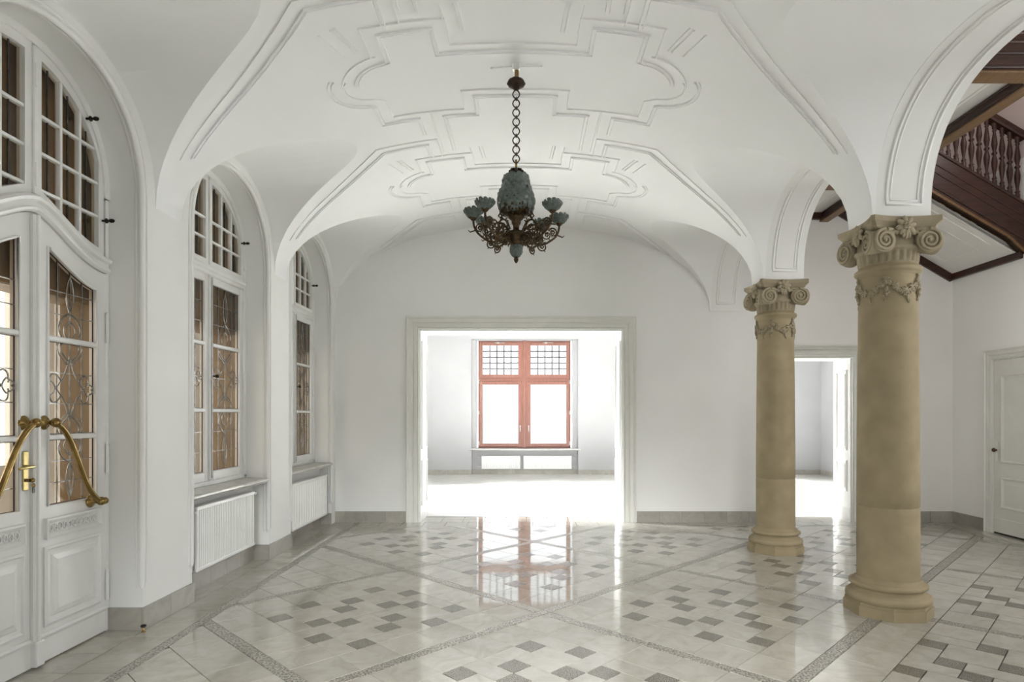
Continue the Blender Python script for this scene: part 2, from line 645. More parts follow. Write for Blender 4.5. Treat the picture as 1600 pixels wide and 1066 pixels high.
strap = [
    [(0, -0.165), (0.57, -0.165), (0.57, -0.46), (0.915, -0.455), (0.915, -0.145)] + arc(0.95, 0.13, 0.26, -85, -10, 10),
    [(0.86, 1.05), (0.86, 0.75), (1.17, 0.75), (1.17, 0.43)][::1] + arc(1.13, 0.12, 0.30, 78, -35, 14),
    [(0, 0.46), (0.33, 0.46), (0.33, 0.765), (0.62, 0.755), (0.62, 1.45)],
    [(0.87, 1.58), (0.87, 1.28), (1.28, 1.28), (1.42, 1.43), (1.57, 1.57), (1.72, 1.70), (1.88, 1.82), (2.05, 1.92), (2.2, 2.0), (2.33, 2.055), (2.42, 2.09)],
    [(1.18, -0.62), (1.10, -0.34)],
    [(0.36, -0.72), (0.34, -0.42)],
]


def densify(path, step=0.05):
    out = [path[0]]
    for p, q in zip(path, path[1:]):
        n = max(1, int(math.hypot(q[0] - p[0], q[1] - p[1]) / step))
        out += [(lerp(p[0], q[0], i / n), lerp(p[1], q[1], i / n)) for i in range(1, n + 1)]
    return out


def offset_path(P, o):
    P = [Vector(p) for p in P]
    out = []
    for i in range(len(P)):
        d0 = (P[i] - P[i - 1]).normalized() if i > 0 else (P[1] - P[0]).normalized()
        d1 = (P[i + 1] - P[i]).normalized() if i < len(P) - 1 else d0
        n0, n1 = Vector((d0.y, -d0.x)), Vector((d1.y, -d1.x))   # right hand side
        m = n0 + n1
        m = m / max(m.dot(n0), 0.4)
        out.append(tuple(P[i] + m * o))
    return out


for path in strap:
    for k in (-1, 0, 1):
        mb = MB()
        for mir in (1, -1):
            for o, w, dep in ((0.112, 0.013, 0.010), (0.020, 0.014, 0.014), (-0.008, 0.012, 0.010)):
                line = densify(offset_path(path, o), 0.06)
                rows = []
                L, R = offset_path(line, -w / 2), offset_path(line, w / 2)
                L2, R2 = offset_path(line, -w / 3.2), offset_path(line, w / 3.2)
                seg = []
                for a, b, c, d in zip(L, L2, R2, R):
                    r = []
                    ok = True
                    for (u, v), dz in ((a, -0.004), (b, dep), (c, dep), (d, -0.004)):
                        x = AX + mir * u
                        y = V0 + v + k * PER
                        if y < YN + 0.05 or y > YB - 0.02: ok = False
                        if abs(x - AX) > (AX - XL) - 0.02: ok = False
                        if ok: r.append((x, y, vault(x) - dz))
                    if ok: seg.append(r)
                    else:
                        if len(seg) > 1: mb.grid(seg, False)
                        seg = []
                if len(seg) > 1: mb.grid(seg, False)
        if mb.f: mb.build('stucco_moulding', VAULTW, ceiling)

# ------------------------------------------------------------------ floor
D1 = (math.sin(math.radians(44.2)), math.cos(math.radians(44.2)))
D2 = (-math.cos(math.radians(44.2)), math.sin(math.radians(44.2)))
S0, T0, PITCH, STRIP = 3.462, 3.205, 1.865, 0.085
TS = (PITCH - STRIP) / 6.0
GAP = 0.006
ZT = 0.0              # top of the tiles


def st(s, t):
    return (s * D1[0] + t * D2[0], s * D1[1] + t * D2[1])


floor = MB().box(XL - 1.9, XR + 0.1, -5.0, YB2, -0.12, -0.009).build('floor', GROUT)
structure(floor, 'polished beige tile floor with diagonal grey pattern and relief borders', 'floor')
REG = (-2.325, 5.625, YN, 8.375)
pieces = []           # (kind, polygon in x, y)


def put(kind, s0, s1, t0, t1):
    g = GAP / 2
    poly = [st(s0 + g, t0 + g), st(s1 - g, t0 + g), st(s1 - g, t1 - g), st(s0 + g, t1 - g)]
    cl = clip_rect(poly, *REG)
    if len(cl) >= 3 and abs(area2(cl)) > 0.0006:
        full = len(cl) == 4 and abs(abs(area2(cl)) - abs(area2(poly))) < 1e-7
        pieces.append((kind, cl, (round(s1 - s0, 4), round(t1 - t0, 4)) if full else None, st((s0 + s1) / 2, (t0 + t1) / 2)))


for i in range(-4, 5):
    for j in range(-4, 5):
        bs, bt = S0 + PITCH * i + STRIP / 2, T0 + PITCH * j + STRIP / 2
        put('border', bs - STRIP, bs, bt - STRIP, bt)
        for a in range(6):
            put('border', bs - STRIP, bs, bt + a * TS, bt + (a + 1) * TS)
            put('border', bs + a * TS, bs + (a + 1) * TS, bt - STRIP, bt)
            for b in range(6):
                if a in (0, 5) or b in (0, 5):
                    put('tile', bs + a * TS, bs + (a + 1) * TS, bt + b * TS, bt + (b + 1) * TS)
        pcx = st(bs + 3 * TS, bt + 3 * TS)[0]
        plain = pcx < -2.2 or pcx > 5.3          # the cut panels along the side borders have no accents
        if plain:
            for a in range(1, 5):
                for b in range(1, 5):
                    put('tile', bs + a * TS, bs + (a + 1) * TS, bt + b * TS, bt + (b + 1) * TS)
        for A in (1, 3):
            for B in (1, 3):
                if plain: break
                o, q = bs + A * TS, bt + B * TS

                def pr(kind, a0, a1, b0, b1):
                    put(kind, o + a0 * TS, o + a1 * TS, q + b0 * TS, q + b1 * TS)
                pr('tile', 0.5, 1.5, 0.5, 1.5)
                pr('half', 0, 1.0, 1.5, 2.0); pr('accent', 1.0, 1.5, 1.5, 2.0)
                pr('half', 1.5, 2.0, 1.0, 2.0); pr('accent', 1.5, 2.0, 0.5, 1.0)
                pr('half', 1.0, 2.0, 0, 0.5); pr('accent', 0.5, 1.0, 0, 0.5)
                pr('half', 0, 0.5, 0, 1.0); pr('accent', 0, 0.5, 1.0, 1.5)


def rect_piece(kind, x0, x1, y0, y1):
    g = GAP / 2
    pieces.append((kind, [(x0 + g, y0 + g), (x1 - g, y0 + g), (x1 - g, y1 - g), (x0 + g, y1 - g)], None, None))


# straight borders along the window wall, the right wall and the back wall
y = YN
while y < YB - 0.05:
    y1 = min(y + 0.30, YB)
    rect_piece('border', -2.40, -2.325, y, y1)
    rect_piece('tile', -2.67, -2.40, y, y1)
    rect_piece('tile', -3.00, -2.67, y, y1)
    rect_piece('border', 5.625, 5.70, y, y1)
    rect_piece('tile', 5.70, 5.97, y, y1)
    y += 0.30
x = -2.325
while x < 5.60:
    x1 = min(x + 0.30, 5.625)
    if x >= 1.85: rect_piece('border', x, x1, 8.375, 8.44)
    rect_piece('tile', x, x1, 8.44 if x >= 1.85 else 8.375, YB)
    x += 0.30
for x0, x1 in ((-1.515, 1.336), (3.55, 4.545)):
    x = x0
    while x < x1 - 0.02:
        rect_piece('tile', x, min(x + 0.30, x1), YB, 8.92)
        rect_piece('tile', x, min(x + 0.30, x1), 8.92, 9.13)
        x += 0.30


def to_px(x, y, z):
    return (CX + F * x / y, CY + F * (EYE - z) / y)


def seen_area(poly):
    q = [p for p in poly]
    if min(p[1] for p in q) < 1.0: return 0.0
    q = [to_px(p[0], p[1], 0) for p in q]
    c = clip_rect(q, 0, 1600, 0, 1066)
    return abs(area2(c)) if len(c) >= 3 else 0.0


NAMES = {'tile': 'floor_tile', 'half': 'half_tile', 'accent': 'accent_tile', 'border': 'border_tile'}
MATS = {'tile': TILE, 'half': TILE, 'accent': TILE_D, 'border': TILE_B}
CAP = {'tile': 300, 'half': 170, 'accent': 170, 'border': 250}
cache = {}
for kind in NAMES:
    lst = sorted([p for p in pieces if p[0] == kind], key=lambda p: -seen_area(p[1]))
    rest = MB()
    for n, (k, poly, key, cen) in enumerate(lst):
        if area2(poly) < 0: poly = poly[::-1]
        sa = seen_area(poly)
        if n < CAP[kind] and sa > 25:
            if key is not None:
                if (kind, key) not in cache:
                    loc = [(p[0] - cen[0], p[1] - cen[1]) for p in poly]
                    cache[(kind, key)] = MB().prism(loc, -0.01, ZT).mesh(NAMES[kind], MATS[kind])
                obj(NAMES[kind], cache[(kind, key)], floor, (cen[0], cen[1], random.uniform(-0.0002, 0.0)))
            else:
                mx = sum(p[0] for p in poly) / len(poly)
                my = sum(p[1] for p in poly) / len(poly)
                me = MB().prism([(p[0] - mx, p[1] - my) for p in poly], -0.01, ZT).mesh(NAMES[kind], MATS[kind])
                obj(NAMES[kind], me, floor, (mx, my, 0))
        else:
            rest.prism(poly, -0.01, ZT)
    if rest.f:
        rest.build(NAMES[kind] + '_field', MATS[kind], floor, kind='stuff')

# ------------------------------------------------------------------ window wall (left)
WT = 0.30             # depth of the reveals
XW = XL - 0.24        # face of the window frames
wl = MB()
openings = [(yc, OPEN_R) for yc, R in L_BAYS]
openings[0] = (1.49, OPEN_R)


def open_arch(yc, hw, n=28, rise=0.755):
    """points of an opening's arch, near springing to far springing, in (y, z)"""
    return [(yc - hw * math.cos(PI * i / n), ZSL + rise * sup(math.cos(PI * i / n), NA)) for i in range(n + 1)]


edges = [YN - 0.2]
for yc, hw in openings: edges += [yc - hw, yc + hw]
edges.append(YB + 0.05)
for a, b in zip(edges[::2], edges[1::2]):            # piers
    wl.box(XL - WT, XL, a, b, 0.0, ZSL)
for (yc, hw), (lc, lr) in zip(openings, L_BAYS):
    inner = open_arch(yc, hw)
    n = len(inner) - 1
    outer = []
    for i in range(n + 1):
        yy = lc - (lr + 0.02) * math.cos(PI * i / n)
        outer.append((yy, ZSL + (LUN_RISE + 0.03) * sup(math.cos(PI * i / n), 2.2)))
    wl.grid([[(XL, *outer[i]), (XL, *inner[i])] for i in range(n + 1)], False)
    wl.grid([[(XL, *inner[i]), (XL - WT, *inner[i])] for i in range(n + 1)], True)
    top = 4.3
    wl.grid([[(XL - WT, *inner[i]), (XL - WT, inner[i][0], top)] for i in range(n + 1)], False)
wall_left = structure(wl.build('wall_left', PLASTER), 'white plastered pier wall with arched door and window bays', 'wall')

# rolled mouldings on the edges of the openings, each with its rounded stop
for (yc, hw) in openings[1:]:
    zb = 0.33
    pts = [(yc - hw, zb), (yc - hw, 1.5)] + open_arch(yc, hw, 32) + [(yc + hw, 1.5), (yc + hw, zb)]
    mb = MB()
    mb.tube([(XL - 0.006, y, z) for y, z in pts], 0.021, 8)
    face = [(yc + (hw + 0.045) * (p[0] - yc) / hw, ZSL + (p[1] - ZSL) * 1.055 if p[1] > ZSL else p[1]) for p in pts]
    mb.tube([(XL, y, z) for y, z in face], 0.010, 6)
    mb.tube([(XL - 0.045, y, z) for y, z in pts], 0.010, 6)
    for sgn in (-1, 1):
        y = yc + sgn * hw
        st_pts = [(XL, y + sgn * 0.045, zb)] + [(XL - 0.0225 + 0.0225 * math.cos(a), y + sgn * (0.0225 + 0.0225 * math.cos(a)), zb - 0.05 * math.sin(a)) for a in [PI * i / 8 for i in range(9)]] + [(XL - 0.045, y, zb)]
        mb.tube(st_pts, 0.010, 6)
        mb.ball((XL - 0.006, y, zb), 0.021, 0.021, 0.05, 8, 6)
    mb.build('arch_moulding', PLASTER, wall_left)

# radiator niches under the two windows
for yc, hw in openings[2:] + [openings[0]]:
    MB().box(XL - WT, XL - 0.165, yc - hw, yc + hw, 0.0, 0.80).build('niche_wall', PLASTER, wall_left)

# skirting tiles along the window wall
bl = thing('baseboard_left', 'row of grey stone skirting tiles along the white piers', 'baseboard')
structure(bl)
BH = 0.155


def skirt(parent, p, q, nrm, h=BH, step=0.30, t=0.014, mat=None):
    """single skirting tiles from p to q, standing proud of the wall by t along nrm"""
    p, q, nrm = Vector(p), Vector(q), Vector(nrm)
    d = q - p
    L = d.length
    d.normalize()
    n = max(1, round(L / step))
    for i in range(n):
        a = p + d * (L * i / n + 0.0015)
        b = p + d * (L * (i + 1) / n - 0.0015)
        c0, c1 = a + nrm * t, b + nrm * t
        poly = [(a.x, a.y), (b.x, b.y), (c1.x, c1.y), (c0.x, c0.y)]
        if area2(poly) < 0: poly = poly[::-1]
        MB().prism(poly, 0.0, h).build('skirting_tile', mat or TILE_S, parent)


for k, (a, b) in enumerate(zip(edges[::2], edges[1::2])):
    if k == 0: continue
    a2, b2 = a, min(b, YB)
    if k < 4: skirt(bl, (XL, a2 - 0.014, 0), (XL, b2 + (0.014 if k < 4 else 0), 0), (1, 0, 0))
    # returns into the reveals
    if k == 2: skirt(bl, (XL, a2, 0), (XL - 0.27, a2, 0), (0, -1, 0))
    elif k > 2: skirt(bl, (XL, a2, 0), (XL - 0.15, a2, 0), (0, -1, 0))
    if k in (2, 3): skirt(bl, (XL, b2, 0), (XL - 0.15, b2, 0), (0, 1, 0))
for yc, hw in openings[2:]:
    skirt(bl, (XL - 0.165, yc - hw, 0), (XL - 0.165, yc + hw, 0), (1, 0, 0))

# ------------------------------------------------------------------ back wall
wb = MB()
DX0, DX1, DZ = -1.515, 1.336, 2.70       # wide doorway
EX0, EX1, EZ = 3.55, 4.545, 2.30          # doorway behind the columns
wb.box(XL - 1.0, DX0, YB, YB2, 0, 4.6)
wb.box(DX0, DX1, YB, YB2, DZ, 4.6)
wb.box(DX1, EX0, YB, YB2, 0, 4.6)
wall_back = structure(wb.build('wall_back', PLASTER), 'white end wall of the hall with the wide doorway', 'wall')
wb = MB()
wb.box(EX0, EX1, YB + 0.001, YB2, EZ, 4.6)
wb.box(EX1, XR + 0.4, YB + 0.001, YB2, 0, 4.6)
wb.build('stair_hall_wall', STAIRW, wall_back)
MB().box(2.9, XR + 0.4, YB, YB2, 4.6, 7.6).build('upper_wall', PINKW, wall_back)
bb = structure(thing('baseboard_back', 'row of grey stone skirting tiles along the end wall', 'baseboard'))
for a, b in ((XL - 0.15, -1.695), (1.533, EX0 - 0.13), (EX1 + 0.12, XR)):
    skirt(bb, (a, YB, 0), (b, YB, 0), (0, -1, 0))

# ------------------------------------------------------------------ arcade wall above the columns
ar = MB()


def arc_pts(yc, R, n=30):
    return [(yc - R * math.cos(PI * i / n), ZSR + LUN_RISE * sup(math.cos(PI * i / n), 2.4)) for i in range(n + 1)]


ATOP = 4.62
for yc, R in R_BAYS:
    A = arc_pts(yc, R)
    ar.grid([[(XA0, *p), (XA1, *p)] for p in A], True)
    ar.grid([[(XA1, *p), (XA1, p[0], ATOP)] for p in A], False)
    ar.grid([[(XA0, p[0], p[1]), (XA0, p[0], p[1] + 0.06)] for p in A], False)
ends = [YN] + [v for yc, R in R_BAYS for v in (yc - R, yc + R)] + [YB]
for a, b in zip(ends[::2], ends[1::2]):
    if b - a > 0.005:
        ar.add([(XA1, a, ZSR), (XA1, b, ZSR), (XA1, b, ATOP), (XA1, a, ATOP)], [(0, 1, 2, 3)])
        ar.add([(XA0 - 0.02, a, ZSR), (XA1, a, ZSR), (XA1, b, ZSR), (XA0 - 0.02, b, ZSR)], [(0, 1, 2, 3)])
        ar.box(XA0 - 0.02, XA0, a, b, ZSR, ZSR + 0.05)
# square pier that carries the arcade next to the camera, and the respond at the back wall
ar.box(XA0, XA1, 2.50, 2.81, 0, ZSR)
ar.box(XA0, XA1, YN, 0.735, 0, ZSR)
wall_arcade = structure(ar.build('wall_arcade', PLASTER), 'white arcade of round arches carried by the stone columns', 'wall')
# panel mouldings on the soffits
for yc, R in R_BAYS:
    for sgn in (-1, 1):
        n = 26
        q = []
        for i in range(n + 1):
            a = PI * (0.5 + sgn * (0.5 - 0.5 * i / n))
            q.append((yc - R * math.cos(a), ZSR + LUN_RISE * sup(math.cos(a), 2.4)))
        q = [p for p in q if p[1] > ZSR + 0.10]
        q.insert(0, (q[0][0], ZSR + 0.10))
        mb = MB()
        for w, r in ((0.075, 0.011), (0.105, 0.007)):
            x0, x1 = XA0 + w, XA1 - w
            zoff = w - 0.075
            qq = [(p[0], p[1]) for p in q]
            qq[0] = (qq[0][0], qq[0][1] + zoff)
            path = [(x0, *p) for p in qq[::-1]] + [(x1, *p) for p in qq]
            mb.tube(path, r, 6)
        mb.build('soffit_moulding', PLASTER, wall_arcade)

# ------------------------------------------------------------------ stair hall shell
wr = MB()
wr.box(XR, XR + 0.4, 4.3, YB2, 0, 4.6)
wr.box(XR, XR + 0.4, YN, 2.3, 0, 4.6)
wr.box(XR, XR + 0.4, 2.3, 4.3, 0, 1.5)
wr.box(XR, XR + 0.4, 2.3, 4.3, 3.7, 4.6)
wall_right = structure(wr.build('wall_right', WHITE_R), 'off-white right wall of the stair hall with a panelled door', 'wall')
up = MB()
up.box(XR, XR + 0.4, YN, 4.0, 4.6, 7.6)
up.box(XR, XR + 0.4, 6.0, YB2, 4.6, 7.6)
up.box(XR, XR + 0.4, 4.0, 6.0, 4.6, 5.4)
up.box(XR, XR + 0.4, 4.0, 6.0, 7.0, 7.6)
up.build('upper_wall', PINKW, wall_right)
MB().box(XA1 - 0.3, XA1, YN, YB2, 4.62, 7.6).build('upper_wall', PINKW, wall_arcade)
MB().box(XL - 1.2, XA1 - 0.25, YN - 0.4, YB2, 4.62, 4.8).build('upper_floor', PLASTER, ceiling)
MB().box(XL - 1.2, XL - 1.0, YN - 0.4, YB2, 3.2, 4.8).build('outer_wall', PLASTER, wall_left)
br = structure(thing('baseboard_right', 'row of grey stone skirting tiles along the right wall', 'baseboard'))
skirt(br, (XR, 8.02, 0), (XR, YB, 0), (-1, 0, 0))
skirt(br, (XR, YN, 0), (XR, 6.98, 0), (-1, 0, 0))

# ------------------------------------------------------------------ end wall behind and around the camera
wn = MB()
wn.box(XL - 1.0, -1.6, YN - 0.4, YN, 0, 7.6)
wn.box(1.6, 3.4, YN - 0.4, YN, 0, 7.6)
wn.box(4.6, XR + 0.4, YN - 0.4, YN, 0, 7.6)
wn.box(3.4, 4.6, YN - 0.4, YN, 0, 1.2)
wn.box(3.4, 4.6, YN - 0.4, YN, 2.8, 7.6)
wn.box(-1.6, 1.6, YN - 0.4, YN, 2.75, 7.6)
structure(wn.build('wall_front', PLASTER), 'white wall at the near end with the doorway behind the viewer', 'wall')
nr = MB()
nr.box(-3.2, -3.0, -5.0, YN - 0.4, 0, 3.9)
nr.box(3.0, 3.2, -5.0, YN - 0.4, 0, 3.9)
nr.box(-3.2, 3.2, -5.0, YN - 0.4, 3.9, 4.0)
nr.box(-3.2, -0.6, -5.2, -5.0, 0, 3.9)
nr.box(1.4, 3.2, -5.2, -5.0, 0, 3.9)
nr.box(-0.6, 1.4, -5.2, -5.0, 0, 0.7)
nr.box(-0.6, 1.4, -5.2, -5.0, 3.1, 3.9)
structure(nr.build('wall_near_room', ROOMW), 'white room behind the viewer with an added window for fill light', 'wall')
# ================================================================== far room beyond the back wall
FY = 15.62            # its window wall
FXL, FXR = -3.6, 7.4
WX0, WX1 = -1.255, 1.105   # visible window opening
WZ0, WZ1 = 0.66, 3.40
NX0, NX1 = -1.41, 1.28     # niche around window and radiators
fr = MB()
fr.box(FXL - 0.2, NX0, FY, FY + 0.45, 0, 3.9)
fr.box(NX1, 3.15, FY, FY + 0.45, 0, 3.9)
fr.box(5.45, FXR + 0.2, FY, FY + 0.45, 0, 3.9)
fr.box(NX0, NX1, FY + 0.0, FY + 0.45, WZ1 + 0.02, 3.9)
fr.box(NX0, WX0 - 0.05, FY + 0.16, FY + 0.45, 0, WZ1 + 0.02)
fr.box(WX1 + 0.05, NX1, FY + 0.16, FY + 0.45, 0, WZ1 + 0.02)
fr.box(WX0 - 0.05, WX1 + 0.05, FY + 0.16, FY + 0.45, 0, WZ0)
fr.box(3.15, 5.45, FY, FY + 0.45, 0, 0.66)
fr.box(3.15, 5.45, FY, FY + 0.45, 3.40, 3.9)
fr.box(FXR, FXR + 0.2, YB2, FY, 0, 3.9)
fr.box(FXL - 0.2, FXL, YB2, 11.1, 0, 3.9)
fr.box(FXL - 0.2, FXL, 13.7, FY, 0, 3.9)
fr.box(FXL - 0.2, FXL, 11.1, 13.7, 0, 0.7)
fr.box(FXL - 0.2, FXL, 11.1, 13.7, 3.3, 3.9)
fr.box(FXL - 0.2, XL - 1.0, YB2 - 0.2, YB2, 0, 3.9)
fr.box(XR + 0.4, FXR + 0.2, YB2 - 0.2, YB2, 0, 3.9)
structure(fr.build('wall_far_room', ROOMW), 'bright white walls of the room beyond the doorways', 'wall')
fc = MB().box(FXL - 0.2, FXR + 0.2, YB2 - 0.2, FY + 0.45, 3.9, 4.0)
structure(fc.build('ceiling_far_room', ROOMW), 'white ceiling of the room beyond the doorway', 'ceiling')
ff = MB().box(FXL - 0.2, FXR + 0.2, YB2, FY + 0.2, -0.12, -0.0035).build('floor_far_room', GROUT_L)
structure(ff, 'pale sunlit tile floor of the room beyond the doorway', 'floor')
ft = MB()
FT = 0.42
for i in range(-2, 42):
    for j in range(-14, 32):
        s0, t0 = 3.0 + i * FT, 3.0 + j * FT
        g = 0.002
        poly = [st(s0 + g, t0 + g), st(s0 + FT - g, t0 + g), st(s0 + FT - g, t0 + FT - g), st(s0 + g, t0 + FT - g)]
        cl = clip_rect(poly, FXL, FXR, YB2 + 0.006, FY + 0.16)
        if len(cl) >= 3:
            if area2(cl) < 0: cl = cl[::-1]
            ft.prism(cl, -0.01, 0.0)
ft.build('floor_tile_field', TILE_F, ff, kind='stuff')
bf = structure(thing('baseboard_far_room', 'row of pale skirting tiles in the room beyond', 'baseboard'))
skirt(bf, (FXL, FY, 0), (NX0, FY, 0), (0, -1, 0), 0.13, 0.33)
skirt(bf, (NX0, FY + 0.16, 0), (NX1, FY + 0.16, 0), (0, -1, 0), 0.13, 0.33)
skirt(bf, (NX1, FY, 0), (FXR, FY, 0), (0, -1, 0), 0.13, 0.33)
skirt(bf, (FXR, FY, 0), (FXR, 12.0, 0), (-1, 0, 0), 0.13, 0.33)

# ---- red-brown timber window of the far room
w3 = structure(thing('window_3', 'red-brown timber double window with leaded upper lights in the far room', 'window', (-0.075, FY + 0.2, WZ0)))
WY = FY + 0.20
fm = MB()
fm.bbox(WX0, WX0 + 0.07, WY, WY + 0.08, WZ0, WZ1, 0.008)
fm.bbox(WX1 - 0.07, WX1, WY, WY + 0.08, WZ0, WZ1, 0.008)
fm.bbox(WX0 + 0.07, WX1 - 0.07, WY, WY + 0.08, WZ1 - 0.06, WZ1, 0.008)
fm.bbox(WX0 + 0.07, WX1 - 0.07, WY, WY + 0.08, WZ0, WZ0 + 0.06, 0.008)
fm.build('frame', WOOD_R, w3)
mu = MB()
mu.bbox(-0.165, 0.015, WY - 0.03, WY + 0.09, WZ0, WZ1, 0.015)
mu.bbox(-0.115, -0.035, WY - 0.055, WY - 0.03, WZ0, WZ1, 0.012)
mu.build('mullion', WOOD_R, w3)
for a, b in ((WX0 + 0.03, -0.15), (0.0, WX1 - 0.03)):
    m = MB()
    m.bbox(a, b, WY - 0.01, WY + 0.07, 2.345, 2.475, 0.01)
    m.bbox(a, b, WY - 0.03, WY - 0.01, 2.385, 2.435, 0.008)
    m.build('transom_bar', WOOD_R, w3)
    for z0, z1, grid in ((WZ0 + 0.035, 2.36, 0), (2.455, WZ1 - 0.035, 5)):
        s = MB()
        e = 0.085
        s.bbox(a, a + e, WY - 0.03, WY + 0.04, z0, z1, 0.008)
        s.bbox(b - e, b, WY - 0.03, WY + 0.04, z0, z1, 0.008)
        s.bbox(a + e, b - e, WY - 0.03, WY + 0.04, z0, z0 + e, 0.008)
        s.bbox(a + e, b - e, WY - 0.03, WY + 0.04, z1 - e, z1, 0.008)
        sash = s.build('sash', WOOD_R, w3)
        if grid:
            n = grid
            gx = [(a + e) + (b - a - 2 * e) * i / n for i in range(n + 1)]
            gz = [(z0 + e) + (z1 - z0 - 2 * e) * i / n for i in range(n + 1)]
            for i in range(n):
                for j in range(n):
                    MB().box(gx[i] + 0.003, gx[i + 1] - 0.003, WY + 0.003, WY + 0.007, gz[j] + 0.003, gz[j + 1] - 0.003).build('pane', GLASS, sash)
            c = MB()
            for i in range(1, n): c.box(gx[i] - 0.014, gx[i] + 0.014, WY - 0.004, WY + 0.014, gz[0], gz[-1])
            for j in range(1, n): c.box(gx[0], gx[-1], WY - 0.003, WY + 0.013, gz[j] - 0.014, gz[j] + 0.014)
            c.build('lead_came', LEAD_K, sash)
            h = MB()
            mx = (a + b) / 2
            h.tube([(mx - 0.14, WY - 0.045, z1 - 0.02), (mx - 0.05, WY - 0.055, z1 - 0.02), (mx + 0.12, WY - 0.045, z1 - 0.02)], 0.007, 6)
            h.box(mx - 0.09, mx - 0.03, WY - 0.05, WY - 0.03, z1 - 0.04, z1)
            h.build('fanlight_stay', STEEL, sash)
        else:
            MB().box(a + e, b - e, WY + 0.003, WY + 0.009, z0 + e, z1 - e).build('pane', GLASS, sash)
            hx = b - 0.03 if a < -0.5 else a + 0.03
            h = MB()
            h.bbox(hx - 0.015, hx + 0.015, WY - 0.04, WY - 0.03, 1.12, 1.24, 0.004)
            h.tube([(hx, WY - 0.04, 1.2), (hx, WY - 0.075, 1.2), (hx, WY - 0.075, 1.08)], 0.009, 8)
            h.build('casement_handle', STEEL, sash)
            hx = a - 0.005 if a < -0.5 else b + 0.005
            for zz in (0.74, 1.52, 2.30):
                MB().tube([(hx, WY - 0.035, zz), (hx, WY - 0.035, zz + 0.09)], 0.012, 8).build('hinge', STEEL, sash)
sl = MB().bbox(NX0 - 0.06, NX1 + 0.06, FY - 0.05, WY, WZ0 - 0.045, WZ0 - 0.002, 0.01)
structure(sl.build('trim_1', SILLM), 'grey stone sill of the far window above two radiators', 'sill')

# ---- white sliding-curtain rail above the wide doorway on the far side
rl = thing('curtain_rail', 'white double curtain rail hung across the top of the wide doorway', 'curtain rail', (-0.09, 9.62, 2.78))
for a, b in ((-1.62, -0.16), (-0.02, 1.45)):
    MB().tube([(a, 9.62, 2.80), (b, 9.62, 2.80)], 0.012, 8).build('rail', STEEL, rl)
    MB().bbox(a - 0.02, b + 0.02, 9.60, 9.64, 2.825, 2.87, 0.005).build('pelmet_strip', PAINT, rl)
MB().bbox(-0.17, 0.0, 9.58, 9.66, 2.77, 2.86, 0.02).build('centre_bracket', PAINT, rl)

# ================================================================== door casings
CPROF = [(0, 0), (0, 0.018), (0.012, 0.026), (0.018, 0.020), (0.028, 0.020), (0.034, 0.030), (0.07, 0.034), (0.078, 0.026), (0.088, 0.026), (0.10, 0.036), (0.145, 0.042), (0.152, 0.052), (0.168, 0.056), (0.178, 0.050), (0.18, 0)]


def casing(name, a0, a1, zt, to3, mat, label, width=0.18):
    k = width / 0.18
    t = structure(MB().sweep([(a0, 0), (a0, zt), (a1, zt), (a1, 0)], [(o * k, h) for o, h in CPROF], to3).build(name, mat), label, 'door casing')
    return t


casing('trim_2', DX0, DX1, DZ, lambda a, b, h: (a, YB - h, b), CASING, 'wide cream moulded casing around the double-width doorway')
c3 = casing('trim_3', EX0, EX1, EZ, lambda a, b, h: (a, YB - h, b), CASING, 'cream moulded casing of the doorway behind the columns', 0.10)
MB().sweep([(EX0 - 0.16, 2.475), (EX1 + 0.16, 2.475)], [(-0.055, 0.0), (-0.055, 0.03), (-0.03, 0.04), (-0.015, 0.06), (0.0, 0.065), (0.01, 0.05), (0.012, 0)], lambda a, b, h: (a, YB - h, b)).build('cornice', CASING, c3)

# panelled jambs of the wide doorway
for x, s, nm in ((DX0, 1, 'trim_4'), (DX1, -1, 'trim_5')):
    j = MB()
    j.box(x, x + s * 0.018, YB + 0.01, YB2 + 0.12, 0, DZ)
    jo = structure(j.build(nm, PAINT), 'white panelled door leaf folded back in the %s side of the wide doorway' % ('left' if s > 0 else 'right'), 'door')
    for z0, z1 in ((0.22, 0.86), (1.02, 2.55)):
        MB().sweep([(YB + 0.07, z0), (YB2 + 0.06, z0), (YB2 + 0.06, z1), (YB + 0.07, z1)], [(0, 0), (0, 0.012), (0.012, 0.02), (0.022, 0.012), (0.026, 0.0)],
                   lambda a, b, h: (x + s * (0.018 + h), a, b), closed=True).build('panel_moulding', PAINT, jo)
sf = MB().box(DX0, DX1, YB + 0.01, YB2, DZ - 0.018, DZ)
structure(sf.build('trim_6', PAINT), 'white soffit lining at the head of the wide doorway', 'door casing')
th = MB().box(DX0 + 0.0, DX1, YB2 - 0.02, YB2 + 0.006, -0.012, 0.002)
structure(th.build('trim_7', IRON), 'thin dark threshold strip in the floor of the wide doorway', 'threshold')

